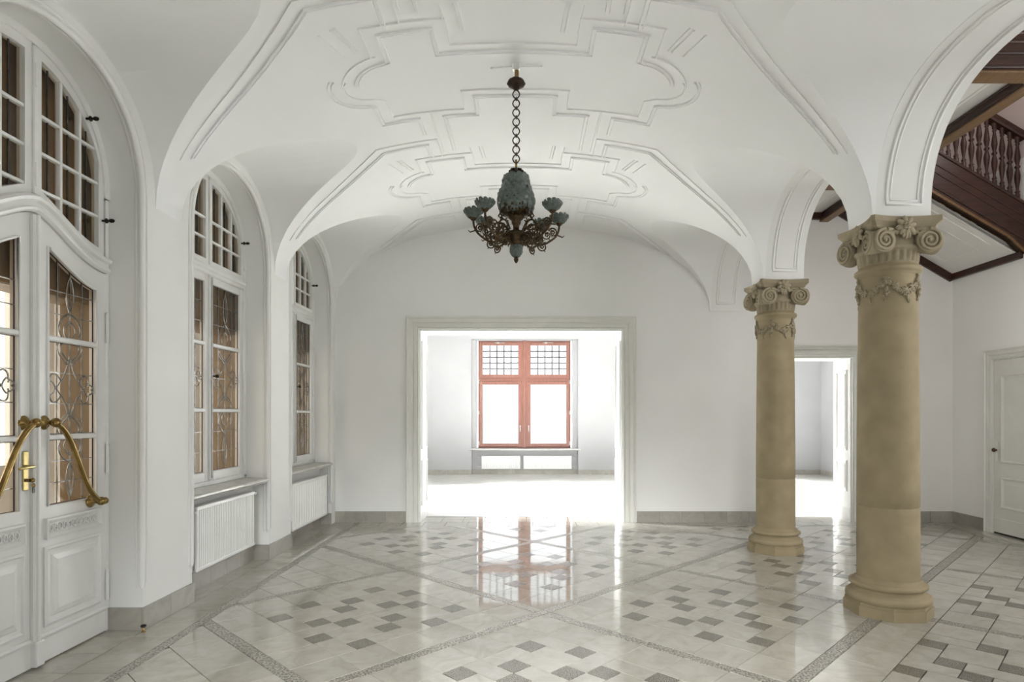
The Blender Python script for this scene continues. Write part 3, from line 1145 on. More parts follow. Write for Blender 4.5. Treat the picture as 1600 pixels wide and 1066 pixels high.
# ---- panelled jambs of the doorway behind the columns
for x, s, nm in ((EX0, 1, 'trim_17'), (EX1, -1, 'trim_18')):
    j = MB().box(x, x + s * 0.015, YB + 0.01, YB2 + 0.02, 0, EZ)
    jo = structure(j.build(nm, PAINT), 'white panelled jamb on the %s side of the doorway behind the columns' % ('left' if s > 0 else 'right'), 'door casing')
    for z0, z1 in ((0.42, 0.86), (1.0, 2.14)):
        m = MB().sweep([(YB + 0.09, z0), (YB2 - 0.07, z0), (YB2 - 0.07, z1), (YB + 0.09, z1)], [(0, 0), (0, 0.012), (0.014, 0.02), (0.03, 0.008), (0.034, 0.0)],
                       lambda a, b, h: (x + s * (0.015 + h), a, b), closed=True)
        m.box(x + s * 0.015, x + s * 0.024, YB + 0.15, YB2 - 0.13, z0 + 0.06, z1 - 0.06)
        m.build('panel', PAINT, jo)
    MB().box(x + s * 0.015, x + s * 0.022, YB + 0.01, YB2 + 0.02, 0.0, 0.20).build('kick_rail', PAINT, jo)

# ---- closed door in the right wall
RY0, RY1, RZ = 7.06, 7.90, 2.20
casing('trim_8', RY0, RY1, RZ, lambda a, b, h: (XR - h, a, b), CASING, 'cream moulded casing around the closed door in the right wall', 0.13)
d2 = structure(thing('door_2', 'closed cream panelled door with a dark knob in the right wall', 'door', (XR, (RY0 + RY1) / 2, 0)))
MB().bbox(XR - 0.012, XR + 0.03, RY0 + 0.002, RY1 - 0.002, 0.022, RZ - 0.002, 0.003).build('leaf', CASING, d2)
for z0, z1 in ((0.33, 0.72), (0.90, 2.0)):
    m = MB().sweep([(RY0 + 0.13, z0), (RY1 - 0.13, z0), (RY1 - 0.13, z1), (RY0 + 0.13, z1)], [(0, 0), (0, 0.012), (0.014, 0.020), (0.024, 0.008), (0.03, 0.008), (0.036, 0)],
                   lambda a, b, h: (XR - 0.012 - h, a, b), closed=True)
    m.box(XR - 0.018, XR - 0.01, RY0 + 0.21, RY1 - 0.21, z0 + 0.08, z1 - 0.08)
    m.build('panel', CASING, d2)
MB().box(XR - 0.02, XR - 0.012, RY0, RY1, 0.022, 0.20).build('kick_rail', CASING, d2)
MB().box(XR - 0.008, XR + 0.03, RY0, RY1, 0.0, 0.022).build('threshold_gap', IRON, d2)
MB().bbox(XR - 0.017, XR - 0.011, RY1 - 0.075, RY1 - 0.035, 0.93, 1.17, 0.002).build('lock_plate', CASING, d2)
kb = MB()
kb.tube([(XR - 0.012, RY1 - 0.055, 1.06), (XR - 0.035, RY1 - 0.055, 1.06)], 0.011, 10)
kb.ball((XR - 0.055, RY1 - 0.055, 1.06), 0.022, 0.027, 0.027, 12, 8)
kb.build('door_knob', BRONZE, d2)

# ================================================================== left: windows and double door
XF = XW               # front face of the sashes
XS = XW - 0.05        # back face


def yz(x):
    return lambda a, b, h: (x + h, a, b)


def ring(mb, outer, inner, x0, x1):
    """flat ring between two outlines of equal count in (y, z), extruded from x0 to x1"""
    n = len(outer)
    for x, flip in ((x1, 0), (x0, 1)):
        v = [(x, *p) for p in outer] + [(x, *p) for p in inner]
        mb.add(v, [(i, i + 1, n + i + 1, n + i) for i in range(n - 1)])
    for line in (outer, inner):
        mb.grid([[(x0, *p), (x1, *p)] for p in line], False)


def bead(mb, path, x, r=0.006, closed=True):
    mb.tube([(x, *p) for p in path], r, 6, closed=closed)


def sash_frame(name, parent, y0, y1, z0, z1, e, eb, mat=PAINT):
    m = MB()
    m.bbox(XS, XF, y0, y0 + e, z0, z1, 0.006)
    m.bbox(XS, XF, y1 - e, y1, z0, z1, 0.006)
    m.bbox(XS, XF, y0 + e, y1 - e, z0, z0 + eb, 0.006)
    m.bbox(XS, XF, y0 + e, y1 - e, z1 - e, z1, 0.006)
    return m.build(name, mat, parent)


def ornament(zc, yc, w, h, part):
    """leaded art-nouveau curves around (yc, zc) as lists of (y, z); part: mid, top or bottom"""
    C = []

    def both(pts):
        C.append([(yc + a * w, zc + b * h) for a, b in pts])
        C.append([(yc - a * w, zc + b * h) for a, b in pts])
    if part == 'mid':
        # tall lozenge whose points flare into loops
        both([p for p in bez((0.0, 0.36), (0.06, 0.20), (0.16, 0.06), (0.30, 0.0), 10)])
        both([p for p in bez((0.0, -0.36), (0.06, -0.20), (0.16, -0.06), (0.30, 0.0), 10)])
        for s in (1, -1):
            both([(a, s * b) for a, b in bez((0.02, 0.30), (0.24, 0.42), (0.24, 0.50), (0.10, 0.495), 10)])
            both([(a, s * b) for a, b in bez((0.03, 0.26), (0.34, 0.40), (0.34, 0.54), (0.0, 0.53), 12)])
            both([(a, s * b) for a, b in bez((0.18, 0.08), (0.30, 0.20), (0.42, 0.16), (0.40, 0.06), 9)])
            both([(a, s * b) for a, b in bez((0.40, 0.06), (0.50, 0.05), (0.52, 0.01), (0.46, 0.0), 6)])
            both([(a, s * b) for a, b in bez((0.30, 0.0), (0.34, 0.09), (0.44, 0.10), (0.40, 0.03), 7)])
    else:
        s = 1 if part == 'top' else -1
        both([(a, s * b) for a, b in bez((0.0, 0.42), (0.10, 0.25), (0.10, 0.05), (0.0, -0.12), 10)])
        both([(a, s * b) for a, b in bez((0.0, -0.12), (0.20, -0.2), (0.30, -0.36), (0.16, -0.5), 10)])
        both([(a, s * b) for a, b in bez((0.0, -0.25), (0.14, -0.3), (0.16, -0.44), (0.04, -0.5), 8)])
    return C


def leaded(parent, y0, y1, z0, z1, part, nv=4, nh=2, poly=None, came=0.003, orn=True):
    """one framed light: a pane of glass with a grid of cames and the curved ornament"""
    g = MB()
    if poly is None: poly = [(y0, z0), (y1, z0), (y1, z1), (y0, z1)]
    g.prism(poly, XS + 0.018, XS + 0.024, 'x')
    pane = g.build('pane', GLASS_T, parent)
    m = MB()
    x = XS + 0.026

    def top_at(y):
        if len(poly) == 4 and poly[2][1] == poly[3][1]: return z1
        pts = sorted(p for p in poly[2:])
        for p, q in zip(pts, pts[1:]):
            if p[0] <= y <= q[0] and q[0] > p[0]: return lerp(p[1], q[1], (y - p[0]) / (q[0] - p[0]))
        return z1
    for i in range(1, nv):
        y = lerp(y0, y1, i / nv)
        m.box(x - 0.004, x + 0.004, y - came, y + came, z0, top_at(y))
    for i in range(1, nh + 1):
        z = lerp(z0, z1, i / (nh + 1))
        m.box(x - 0.0035, x + 0.0035, y0, y1, z - came, z + came)
    if orn:
        for c in ornament((z0 + z1) / 2, (y0 + y1) / 2, (y1 - y0) * 0.98, (z1 - z0), part):
            m.tube([(x + 0.002, a, b) for a, b in c], 0.0048, 5)
    m.build('lead_came', LEAD, pane)
    e = MB()
    n = len(poly)
    for i in range(n):
        p, q = poly[i], poly[(i + 1) % n]
        e.tube([(XS + 0.024, *p), (XS + 0.024, *q)], 0.005, 5)
    e.build('glazing_edge', REDLEAD, pane)


def arch_poly(yc, hw, rise, n=28):
    return [(yc - hw * math.cos(PI * i / n), ZSL + rise * sup(math.cos(PI * i / n), NA)) for i in range(n + 1)]


def fanlight(parent, y0, y1, z0fun, arch, nv, zbars, stile=0.05, name='fanlight'):
    """an arched upper sash between y0 and y1 with a grid of glazing bars; arch = convex outline (y, z)"""
    conv = arch
    n = 22
    ytop = lambda y: max([lerp(p[1], q[1], (y - p[0]) / (q[0] - p[0])) for p, q in zip(conv, conv[1:]) if abs(q[0] - p[0]) > 1e-6 and min(p[0], q[0]) - 1e-6 <= y <= max(p[0], q[0]) + 1e-6 and q[0] < p[0]] or [ZSL])
    yy = [lerp(y0, y1, 0.5 - 0.5 * math.cos(PI * i / n)) for i in range(n + 1)]
    outer_top = [(y, ytop(y)) for y in yy]
    y0i, y1i = y0 + stile, y1 - stile
    yi = [lerp(y0i, y1i, 0.5 - 0.5 * math.cos(PI * i / n)) for i in range(n + 1)]
    inner_top = [(y, ytop(y) - stile * 1.15) for y in yi]
    m = MB()
    ring(m, outer_top, inner_top, XS, XF)
    bot_o = [(y, z0fun(y)) for y in yy]
    bot_i = [(y, z0fun(y) + stile) for y in yi]
    ring(m, bot_o, bot_i, XS, XF)
    ring(m, [bot_o[0], outer_top[0]], [bot_i[0], inner_top[0]], XS, XF)
    ring(m, [bot_o[-1], outer_top[-1]], [bot_i[-1], inner_top[-1]], XS, XF)
    sash = m.build(name, PAINT, parent)

    def it(y): return ytop(min(max(y, y0i), y1i)) - stile * 1.15

    def ib(y): return z0fun(y) + stile
    bars = MB()
    ybars = [lerp(y0i, y1i, k / nv) for k in range(1, nv)]
    for y in ybars:
        if it(y) > ib(y) + 0.02: bars.bbox(XS + 0.008, XF - 0.004, y - 0.011, y + 0.011, ib(y) - 0.01, it(y) + 0.012, 0.004)
    for z in zbars:
        ok = [y for y in yi if it(y) > z > ib(y)]
        if ok: bars.bbox(XS + 0.010, XF - 0.006, min(ok) - 0.012, max(ok) + 0.012, z - 0.010, z + 0.010, 0.004)
    bars.build('glazing_bar', PAINT, sash)
    # single panes
    cols = [y0i] + ybars + [y1i]
    zz = [0.5] + list(zbars) + [4.5]
    for a, b in zip(cols, cols[1:]):
        for c, d in zip(zz, zz[1:]):
            k = 8
            ya = [lerp(a + 0.004, b - 0.004, i / k) for i in range(k + 1)]
            lo = [(y, max(c + 0.003, ib(y) - 0.004)) for y in ya]
            hi = [(y, min(d - 0.003, it(y) + 0.004)) for y in ya]
            use = [i for i in range(k + 1) if hi[i][1] - lo[i][1] > 0.012]
            if len(use) < 3: continue
            poly = [lo[i] for i in use] + [hi[i] for i in use[::-1]]
            g = MB().prism(poly, XS + 0.016, XS + 0.022, 'x').build('pane', GLASS_T, sash)
            mid = lerp(a, b, 0.47)
            if it(mid) > c and min(d, it(mid)) - max(c, ib(mid)) > 0.02:
                MB().box(XS + 0.020, XS + 0.027, mid - 0.004, mid + 0.004, max(c, ib(mid)), min(d, it(mid))).build('lead_came', LEAD_K, g)
    return sash


def knob_stay(parent, y, z, nm='stay_knob'):
    k = MB()
    k.tube([(XF, y, z), (XF + 0.05, y, z)], 0.008, 8)
    k.ball((XF + 0.065, y, z), 0.022, 0.014, 0.014, 8, 6)
    k.ball((XF + 0.03, y, z), 0.010, 0.018, 0.018, 8, 6)
    k.build(nm, IRON, parent)


def outer_boards(parent, yc, hw, zlint, depth=0.30):
    """brown board lining of the outer opening behind the glass: jambs, head and the boarded arch"""
    x0, x1 = XS - 0.05, XS - 0.05 - depth
    j = MB()
    for s in (-1, 1):
        j.box(x1, x0, yc + s * hw, yc + s * (hw + 0.03), 0.0, zlint)
    j.build('jamb_lining', WOOD_B, parent)
    MB().box(x1, x0, yc - hw, yc + hw, zlint - 0.03, zlint).build('head_lining', WOOD_B, parent)
    n = 9
    for i in range(n):
        a = lerp(yc - hw - 0.03, yc + hw + 0.03, i / n) + 0.003
        b = lerp(yc - hw - 0.03, yc + hw + 0.03, (i + 1) / n) - 0.003
        MB().box(x0 - 0.03, x0 - 0.012 + 0.004 * (i % 2), a, b, zlint - 0.03, 4.2).build('arch_board', WOOD_B, parent)


def casement_window(nm, yc, label, hand=1):
    hw = OPEN_R
    w = structure(thing(nm, label, 'window', (XF, yc, 0.86)))
    ZT1, ZT2 = 2.79, 2.885
    # fixed frame
    f = MB()
    f.bbox(XS - 0.03, XF + 0.012, yc - hw, yc - hw + 0.055, 0.86, ZSL, 0.008)
    f.bbox(XS - 0.03, XF + 0.012, yc + hw - 0.055, yc + hw, 0.86, ZSL, 0.008)
    f.bbox(XS - 0.03, XF + 0.012, yc - hw, yc + hw, 0.855, 0.895, 0.008)
    ring(f, open_arch(yc, hw + 0.004), arch_poly(yc, hw - 0.055, 0.70), XS - 0.03, XF + 0.012)
    f.bbox(XS - 0.02, XF + 0.018, yc - hw + 0.05, yc + hw - 0.05, ZT1, ZT2, 0.01)
    f.bbox(XF + 0.01, XF + 0.035, yc - hw + 0.05, yc + hw - 0.05, ZT1 + 0.03, ZT2 - 0.02, 0.01)
    f.build('frame', PAINT, w)
    # casements
    e = 0.07
    for s in (-1, 1):
        a, b = (yc - hw + 0.055, yc - 0.004) if s < 0 else (yc + 0.004, yc + hw - 0.055)
        z0, z1 = 0.895, ZT1
        sash = sash_frame('casement', w, a, b, z0, z1, e, 0.085)
        zs = [z0 + 0.085, 1.545, 2.155, z1 - e]
        bars = MB()
        for z in zs[1:3]: bars.bbox(XS + 0.006, XF + 0.004, a + e, b - e, z - 0.016, z + 0.016, 0.006)
        bars.build('glazing_bar', PAINT, sash)
        for k, part in enumerate(('bottom', 'mid', 'top')):
            leaded(sash, a + e, b - e, zs[k] + (0.016 if k else 0), zs[k + 1] - (0.016 if k < 2 else 0), part, 4, (2, 1, 2)[k])
    m = MB()
    m.bbox(XF - 0.01, XF + 0.022, yc - 0.022, yc + 0.022, 0.90, ZT1, 0.008)
    m.build('meeting_stile', PAINT, w)
    kn = MB()
    kn.tube([(XF + 0.02, yc + 0.01, 1.86), (XF + 0.06, yc + 0.01, 1.86)], 0.008, 8)
    kn.ball((XF + 0.07, yc + 0.01, 1.86), 0.018, 0.024, 0.018, 10, 6)
    kn.build('espagnolette_knob', BRONZE, w)
    rod = MB().tube([(XF + 0.028, yc + 0.0, 0.92), (XF + 0.028, yc + 0.0, ZT1 - 0.02)], 0.007, 6)
    rod.build('espagnolette_rod', STEEL, w)
    # arched lights
    arch = [(yc - hw + 0.055, 0.5), (yc + hw - 0.055, 0.5)] + arch_poly(yc, hw - 0.055, 0.70)[::-1]
    for s in (-1, 1):
        a, b = (yc - hw + 0.055, yc - 0.012) if s < 0 else (yc + 0.012, yc + hw - 0.055)
        fanlight(w, a, b, lambda y: ZT2, arch, 3, [ZT2 + 0.235, ZT2 + 0.42], 0.045)
    MB().bbox(XF - 0.02, XF + 0.016, yc - 0.014, yc + 0.014, ZT2, ZSL + 0.68, 0.005).build('meeting_stile', PAINT, w)
    knob_stay(w, yc + 0.64, ZSL + 0.26)
    h = MB()
    for z in (1.0, 1.75, 2.55): h.tube([(XF + 0.008, yc + hw - 0.06, z), (XF + 0.008, yc + hw - 0.06, z + 0.11)], 0.010, 8)
    h.build('hinge', PAINT, w)
    outer_boards(w, yc, hw, 2.36)
    return w


w1 = casement_window('window_1', L_BAYS[2][0], 'near arched white casement window with leaded ornament, above the finely ribbed radiator')
w2 = casement_window('window_2', L_BAYS[3][0], 'far arched white casement window with leaded panes, beside the end wall')
for (yc, R), nm, lb in ((L_BAYS[2], 'trim_9', 'grey marble sill under the near arched window'), (L_BAYS[3], 'trim_10', 'grey marble sill under the far arched window')):
    s = MB()
    s.sweep([(yc - OPEN_R + 0.002, 0.0), (yc + OPEN_R - 0.002, 0.0)], [(-0.245, 0.80), (-0.245, 0.857), (0.005, 0.850), (0.015, 0.842), (0.015, 0.825), (0.0, 0.815), (-0.01, 0.80)],
            lambda a, b, h: (XL + b, a, h))
    structure(s.build(nm, SILLM), lb, 'sill')

# ---- double entrance door
DC = 3.675            # meeting line
DHW = 0.632
d1 = structure(thing('door_1', 'white double entrance door with leaded glass and curved brass handles', 'door', (XF, DC, 0)))


def ogee(y, add=0.0):
    t = min(abs(y - DC) / DHW, 1.0)
    return 2.478 + 0.222 * (0.5 + 0.5 * math.cos(PI * t ** 0.78)) + add


yc0, hw0 = openings[1]
# fixed frame with arched head
f = MB()
f.bbox(XS - 0.03, XF + 0.005, yc0 + hw0 - 0.03, yc0 + hw0, 0.0, ZSL, 0.006)
f.bbox(XS - 0.03, XF + 0.005, yc0 - hw0, DC - DHW, 0.0, ZSL, 0.006)
ring(f, open_arch(yc0, hw0 + 0.004), arch_poly(yc0, hw0 - 0.05, 0.705), XS - 0.03, XF + 0.012)
f.build('frame', PAINT, d1)
# curved transom bar
ny = 32
yt = [lerp(DC - DHW, DC + DHW, i / ny) for i in range(ny + 1)]
tb = MB()
tb.sweep([(y, ogee(y, 0.005)) for y in yt], [(0, -0.03), (0, 0.012), (0.012, 0.030), (0.026, 0.034), (0.034, 0.020), (0.060, 0.018), (0.070, 0.040), (0.088, 0.046), (0.10, 0.034), (0.106, 0.01), (0.112, -0.03)], yz(XF))
tb.build('transom_bar', PAINT, d1)
ARCH_D = [(yc0 - hw0 + 0.05, 0.5), (yc0 + hw0 - 0.05, 0.5)] + arch_poly(yc0, hw0 - 0.05, 0.705)[::-1]
for s in (-1, 1):
    a, b = (DC - DHW + 0.035, DC - 0.012) if s < 0 else (DC + 0.012, min(DC + DHW, yc0 + hw0 - 0.05))
    fanlight(d1, a, b, lambda y: ogee(y, 0.115), ARCH_D, 3, [2.86, 3.085, 3.31], 0.05)
MB().bbox(XF - 0.02, XF + 0.016, DC - 0.014, DC + 0.014, ogee(DC, 0.11), ZSL + 0.69, 0.005).build('meeting_stile', PAINT, d1)
for z in (2.86, 3.45):
    h = MB()
    h.tube([(XF + 0.012, DC, z), (XF + 0.012, DC, z + 0.14)], 0.010, 8)
    h.build('hinge', PAINT, d1)
knob_stay(d1, 4.27, 2.84)
knob_stay(d1, 4.115, 3.47)
# leaves
for s in (-1, 1):
    a, b = (DC - DHW, DC - 0.003) if s < 0 else (DC + 0.003, DC + DHW)
    ya, yb_ = a + 0.105, b - 0.095
    if s < 0: ya, yb_ = a + 0.095, b - 0.105
    zb, zg0 = 0.012, 0.945
    n = 20
    leaf = MB()
    yy = [lerp(a, b, i / n) for i in range(n + 1)]
    yi = [lerp(ya, yb_, i / n) for i in range(n + 1)]
    ring(leaf, [(y, ogee(y)) for y in yy], [(y, ogee(y) - 0.135) for y in yi], XS, XF)
    ring(leaf, [(y, zb) for y in yy], [(y, zg0) for y in yi], XS, XF)
    ring(leaf, [(yy[0], zb), (yy[0], ogee(yy[0]))], [(yi[0], zg0), (yi[0], ogee(yi[0]) - 0.135)], XS, XF)
    ring(leaf, [(yy[-1], zb), (yy[-1], ogee(yy[-1]))], [(yi[-1], zg0), (yi[-1], ogee(yi[-1]) - 0.135)], XS, XF)
    lf = leaf.build('leaf', PAINT, d1)
    # glazing
    bars = MB()
    for z in (1.364, 1.975): bars.bbox(XS + 0.006, XF + 0.006, ya, yb_, z - 0.017, z + 0.017, 0.007)
    gl = [(ya, zg0), (yb_, zg0)] + [(y, ogee(y) - 0.135) for y in yi[::-1]]
    bars.build('glazing_bar', PAINT, lf)
    bd = MB()
    bd.tube([(XF + 0.002, *p) for p in gl], 0.009, 6, closed=True)
    bd.build('glazing_bead', PAINT, lf)
    leaded(lf, ya, yb_, zg0, 1.347, 'bottom', 4, 2)
    leaded(lf, ya, yb_, 1.381, 1.958, 'mid', 4, 2)
    leaded(lf, ya, yb_, 1.992, ogee((ya + yb_) / 2) - 0.135, 'top', 4, 2, poly=[(ya, 1.992), (yb_, 1.992)] + [(y, ogee(y) - 0.135) for y in yi[::-1]])
    # frieze panel with rosette chain
    fz = MB()
    fz.sweep([(ya - 0.03, 0.745), (yb_ + 0.03, 0.745), (yb_ + 0.03, 0.87), (ya - 0.03, 0.87)], [(0, 0), (0, 0.022), (0.012, 0.026), (0.03, 0.008), (0.034, 0.0)], yz(XF), closed=True)
    fp = fz.build('frieze_panel', PAINT, lf)
    ch = MB()
    k = 11
    for i in range(k):
        y = lerp(ya + 0.02, yb_ - 0.02, i / (k - 1))
        ch.tube([(XF + 0.006, y + 0.014 * math.cos(t), 0.807 + 0.020 * math.sin(t)) for t in [2 * PI * q / 10 for q in range(10)]], 0.005, 5, closed=True)
        ch.ball((XF + 0.004, y, 0.807), 0.008, 0.006, 0.006, 6, 4)
    ch.build('rosette_chain', PAINT, lf)
    # raised lower panel
    lp = MB()
    lp.sweep([(ya - 0.035, 0.215), (yb_ + 0.035, 0.215), (yb_ + 0.035, 0.70), (ya - 0.035, 0.70)], [(0, 0), (0, 0.010), (0.016, 0.018), (0.026, 0.006), (0.05, 0.004), (0.06, 0.012), (0.09, 0.020), (0.094, 0.020)], yz(XF), closed=True)
    lp.box(XF, XF + 0.020, ya + 0.058, yb_ - 0.058, 0.308, 0.607)
    lp.build('lower_panel', PAINT, lf)
    MB().sweep([(a, 0.165), (b, 0.165)], [(-0.155, 0.0), (-0.155, 0.010), (-0.02, 0.010), (0.0, 0.018), (0.015, 0.006), (0.016, 0)], yz(XF)).build('kick_rail', PAINT, lf)
    # brass pull bar sweeping down from the middle
    top = (DC + s * 0.075, 1.455)
    bot = (DC + s * 0.475, 0.925)
    pts = [(top[0], top[1])] + bez((top[0], top[1]), (DC + s * 0.21, 1.40), (DC + s * 0.26, 1.18), (DC + s * 0.345, 1.05), 10)[1:] + bez((DC + s * 0.345, 1.05), (DC + s * 0.385, 0.985), (DC + s * 0.43, 0.945), (bot[0], bot[1]), 7)[1:]
    hb = MB()
    hb.tube([(XF + 0.075, *p) for p in pts], 0.0165, 12)
    hd = hb.build('pull_handle', BRASS, lf)
    r = MB()
    for (py_, pz_) in (top, bot):
        rose = [(0.040, 0), (0.044, 0.006), (0.036, 0.014), (0.022, 0.02), (0.016, 0.03), (0.016, 0.055), (0.024, 0.065)]
        v0 = len(r.v)
        r.lathe(rose, seg=18)
        for i in range(v0, len(r.v)):
            px_, qy, qz = r.v[i]
            r.v[i] = (XF + qz, py_ + px_, pz_ + qy)
        r.ball((XF + 0.075, py_, pz_), 0.029, 0.029, 0.029, 14, 9)
        if pz_ < 1.2: r.ball((XF + 0.075, py_ + s * 0.035, pz_ - 0.002), 0.024, 0.026, 0.024, 12, 8)
    r.build('handle_rose', BRASS, hd)
    hh = MB()
    for z in (0.22, 1.10, 2.00):
        y = b - 0.004 if s > 0 else a + 0.004
        hh.tube([(XF + 0.012, y, z), (XF + 0.012, y, z + 0.19)], 0.011, 8)
        hh.ball((XF + 0.012, y, z + 0.20), 0.010, 0.010, 0.014, 8, 5)
    hh.build('hinge', PAINT, lf)
st_ = MB()
st_.bbox(XF - 0.005, XF + 0.028, DC - 0.028, DC + 0.028, 0.15, ogee(DC) - 0.01, 0.008)
st_.bbox(XF + 0.02, XF + 0.040, DC - 0.012, DC + 0.012, 0.15, ogee(DC) - 0.01, 0.006)
st_.bbox(XF - 0.005, XF + 0.045, DC - 0.034, DC + 0.034, 0.012, 0.16, 0.006)
st_.build('meeting_stile', PAINT, d1)
lk = MB()
lk.bbox(XF, XF + 0.010, DC - 0.085, DC - 0.045, 1.06, 1.29, 0.004)
lkp = lk.build('lock_plate', BRASS_L, d1)
lv = MB()
lv.tube([(XF + 0.01, DC - 0.065, 1.20), (XF + 0.05, DC - 0.065, 1.20)], 0.010, 10)
lv.tube([(XF + 0.05, DC - 0.060, 1.20), (XF + 0.055, DC - 0.10, 1.20), (XF + 0.055, DC - 0.17, 1.195)], [0.010, 0.011, 0.008], 10)
lv.build('lever', BRASS_L, lkp)
ky = MB()
ky.tube([(XF + 0.01, DC - 0.065, 1.12), (XF + 0.035, DC - 0.065, 1.12)], 0.010, 10)
ky.ball((XF + 0.045, DC - 0.06, 1.12), 0.010, 0.012, 0.014, 8, 6)
ky.ball((XF + 0.045, DC - 0.055, 1.09), 0.006, 0.012, 0.014, 8, 6)
ky.build('key', BRASS, lkp)
ky = MB()
ky.bbox(XF + 0.042, XF + 0.047, DC - 0.065, DC - 0.046, 1.045, 1.08, 0.004)
ky.build('key_tag', VERDI, lkp)
outer_boards(d1, yc0, hw0, 2.30, 0.24)

# ---- space behind the left windows: vestibule with white walls, tiles and a bright window
vb = MB()
vb.box(-5.4, -5.2, 1.0, 2.85, 0, 3.2)
vb.box(-5.4, -5.2, 6.4, 9.2, 0, 3.2)
vb.box(-5.4, -5.2, 2.85, 6.4, 0, 1.0)
vb.box(-5.4, -5.2, 2.85, 6.4, 2.8, 3.2)
vb.box(-5.4, -3.35, 9.0, 9.2, 0, 3.2)
vb.box(-5.4, -3.35, 1.0, 1.2, 0, 3.2)
vb.box(-5.4, -3.3, 1.0, 9.2, 3.2, 3.3)
structure(vb.build('wall_vestibule', STAIRW), 'pale walls of the vestibule seen through the leaded door', 'wall')
MB().box(-5.4, XL - 0.30, 1.0, 9.2, -0.12, -0.004).build('floor_vestibule', TILE_F)
structure(bpy.data.objects['floor_vestibule'], 'pale tiled vestibule floor behind the double door', 'floor')
MB().box(-3.40, -3.30, 1.0, yc0 - hw0 - 0.04, 0, 3.2).build('wall_outer', STAIRW)
wo = bpy.data.objects['wall_outer']
structure(wo, 'outer leaf of the window wall behind the leaded glass', 'wall')
lst = [(yc0 + hw0 + 0.04, L_BAYS[2][0] - OPEN_R - 0.04), (L_BAYS[2][0] + OPEN_R + 0.04, L_BAYS[3][0] - OPEN_R - 0.04), (L_BAYS[3][0] + OPEN_R + 0.04, 9.0)]
for a, b in lst:
    MB().box(-3.34, -3.01, a, b, 0, 3.2).build('pier', STAIRW, wo)
for yc, R in L_BAYS[2:]:
    MB().box(-3.34, -3.01, yc - OPEN_R - 0.04, yc + OPEN_R + 0.04, 0, 0.84).build('parapet', STAIRW, wo)
# ================================================================== stair hall: ceilings, beams, staircase
HC = 4.33
sc_ = MB()
sc_.box(XA1, 4.16, 4.97, YB, HC, HC + 0.25)
sc_.box(XA1, XR, YN, 4.97, 4.54, 4.75)
sc_.box(XA1, XR + 0.4, YN, YB2, 7.6, 7.7)
ceil_s = structure(sc_.build('ceiling_stair_hall', STAIRW), 'off-white ceiling of the stair hall between dark beams', 'ceiling')
mo = MB()
mo.sweep([(3.16, 5.22), (3.95, 5.22), (3.95, 7.15), (3.16, 7.15)], [(0, 0), (0, 0.012), (0.015, 0.018), (0.03, 0.010), (0.035, 0)], lambda a, b, h: (a, b, HC - h), closed=True)
mo.sweep([(3.16, 7.58), (3.95, 7.58), (3.95, 8.5), (3.16, 8.5)], [(0, 0), (0, 0.012), (0.015, 0.018), (0.03, 0.010), (0.035, 0)], lambda a, b, h: (a, b, HC - h), closed=True)
mo.build('ceiling_moulding', STAIRW, ceil_s)


def beam(name, label, x0, x1, y0, y1, z0, z1, rolls):
    t = structure(thing(name, label, 'beam', ((x0 + x1) / 2, (y0 + y1) / 2, z0)))
    MB().bbox(x0, x1, y0, y1, z0 + 0.012, z1, 0.004).build('beam_body', WOOD_D, t)
    MB().bbox(x0 - 0.006, x1 + 0.006, y0 - 0.006, y1 + 0.006, z0 - 0.004, z0 + 0.014, 0.004).build('lit_underside', WOOD_LIT, t)  # underside strip coloured as if lit from below
    along_x = (x1 - x0) > (y1 - y0)
    for zz, r in rolls:
        m = MB()
        if along_x:
            m.tube([(x0, y0, zz), (x1, y0, zz)], r, 8)
            m.tube([(x0, y1, zz), (x1, y1, zz)], r, 8)
        else:
            m.tube([(x0, y0, zz), (x0, y1, zz)], r, 8)
            m.tube([(x1, y0, zz), (x1, y1, zz)], r, 8)
        m.build('roll_moulding', WOOD_D, t)
    return t


beam('trim_11', 'dark mahogany cross beam with warm light painted on its underside at the top right', XA1, XR, 4.89, 5.05, 4.21, 4.545, [(4.25, 0.016), (4.36, 0.012), (4.45, 0.014), (4.52, 0.018)])
beam('trim_12', 'long dark beam with warm light painted on its underside running beside the stairwell', 4.10, 4.21, 5.05, YB, 4.21, HC, [(4.245, 0.010), (4.31, 0.012)])
beam('trim_13', 'short dark cross beam in front of the stair head', XA1, 4.10, 7.30, 7.45, 4.21, HC, [(4.25, 0.012)])
MB().bbox(XA1, 4.10, YB - 0.06, YB, 4.235, HC, 0.01).build('trim_14', WOOD_D)
structure(bpy.data.objects['trim_14'], 'brown ceiling cornice on the end wall of the stair hall', 'cornice')

SL = 0.59


def zsof(x): return 3.446 + SL * (XR - x)


stair = thing('staircase', 'dark mahogany staircase with turned balusters climbing along the far wall', 'staircase', (XR, 7.46, 3.44))
SX1 = 4.20
sof = MB()
sof.add([(XR, 7.50, zsof(XR)), (XR, YB, zsof(XR)), (SX1, YB, zsof(SX1)), (SX1, 7.50, zsof(SX1))], [(0, 1, 2, 3)])
sof.add([(XR, 7.50, zsof(XR) + 0.05), (XR, YB, zsof(XR) + 0.05), (SX1, YB, zsof(SX1) + 0.05), (SX1, 7.50, zsof(SX1) + 0.05)], [(3, 2, 1, 0)])
so = sof.build('soffit', STAIRW, stair)
pm = MB()
for o, w in ((0.13, 0.010),):
    path = [(XR - 0.25, 7.50 + o), (4.55, 7.50 + o)]
    pm.sweep(path, [(-w, 0), (-w, 0.012), (w, 0.012), (w, 0)], lambda a, b, h: (a, b, zsof(a) - h))
pm.sweep([(XR - 0.25, 7.85), (XR - 0.25, YB - 0.22), (4.55, YB - 0.22), (4.55, 7.85)], [(0, 0), (0, 0.006), (0.02, 0.008), (0.022, 0)], lambda a, b, h: (a, b, zsof(a) - h), closed=True)
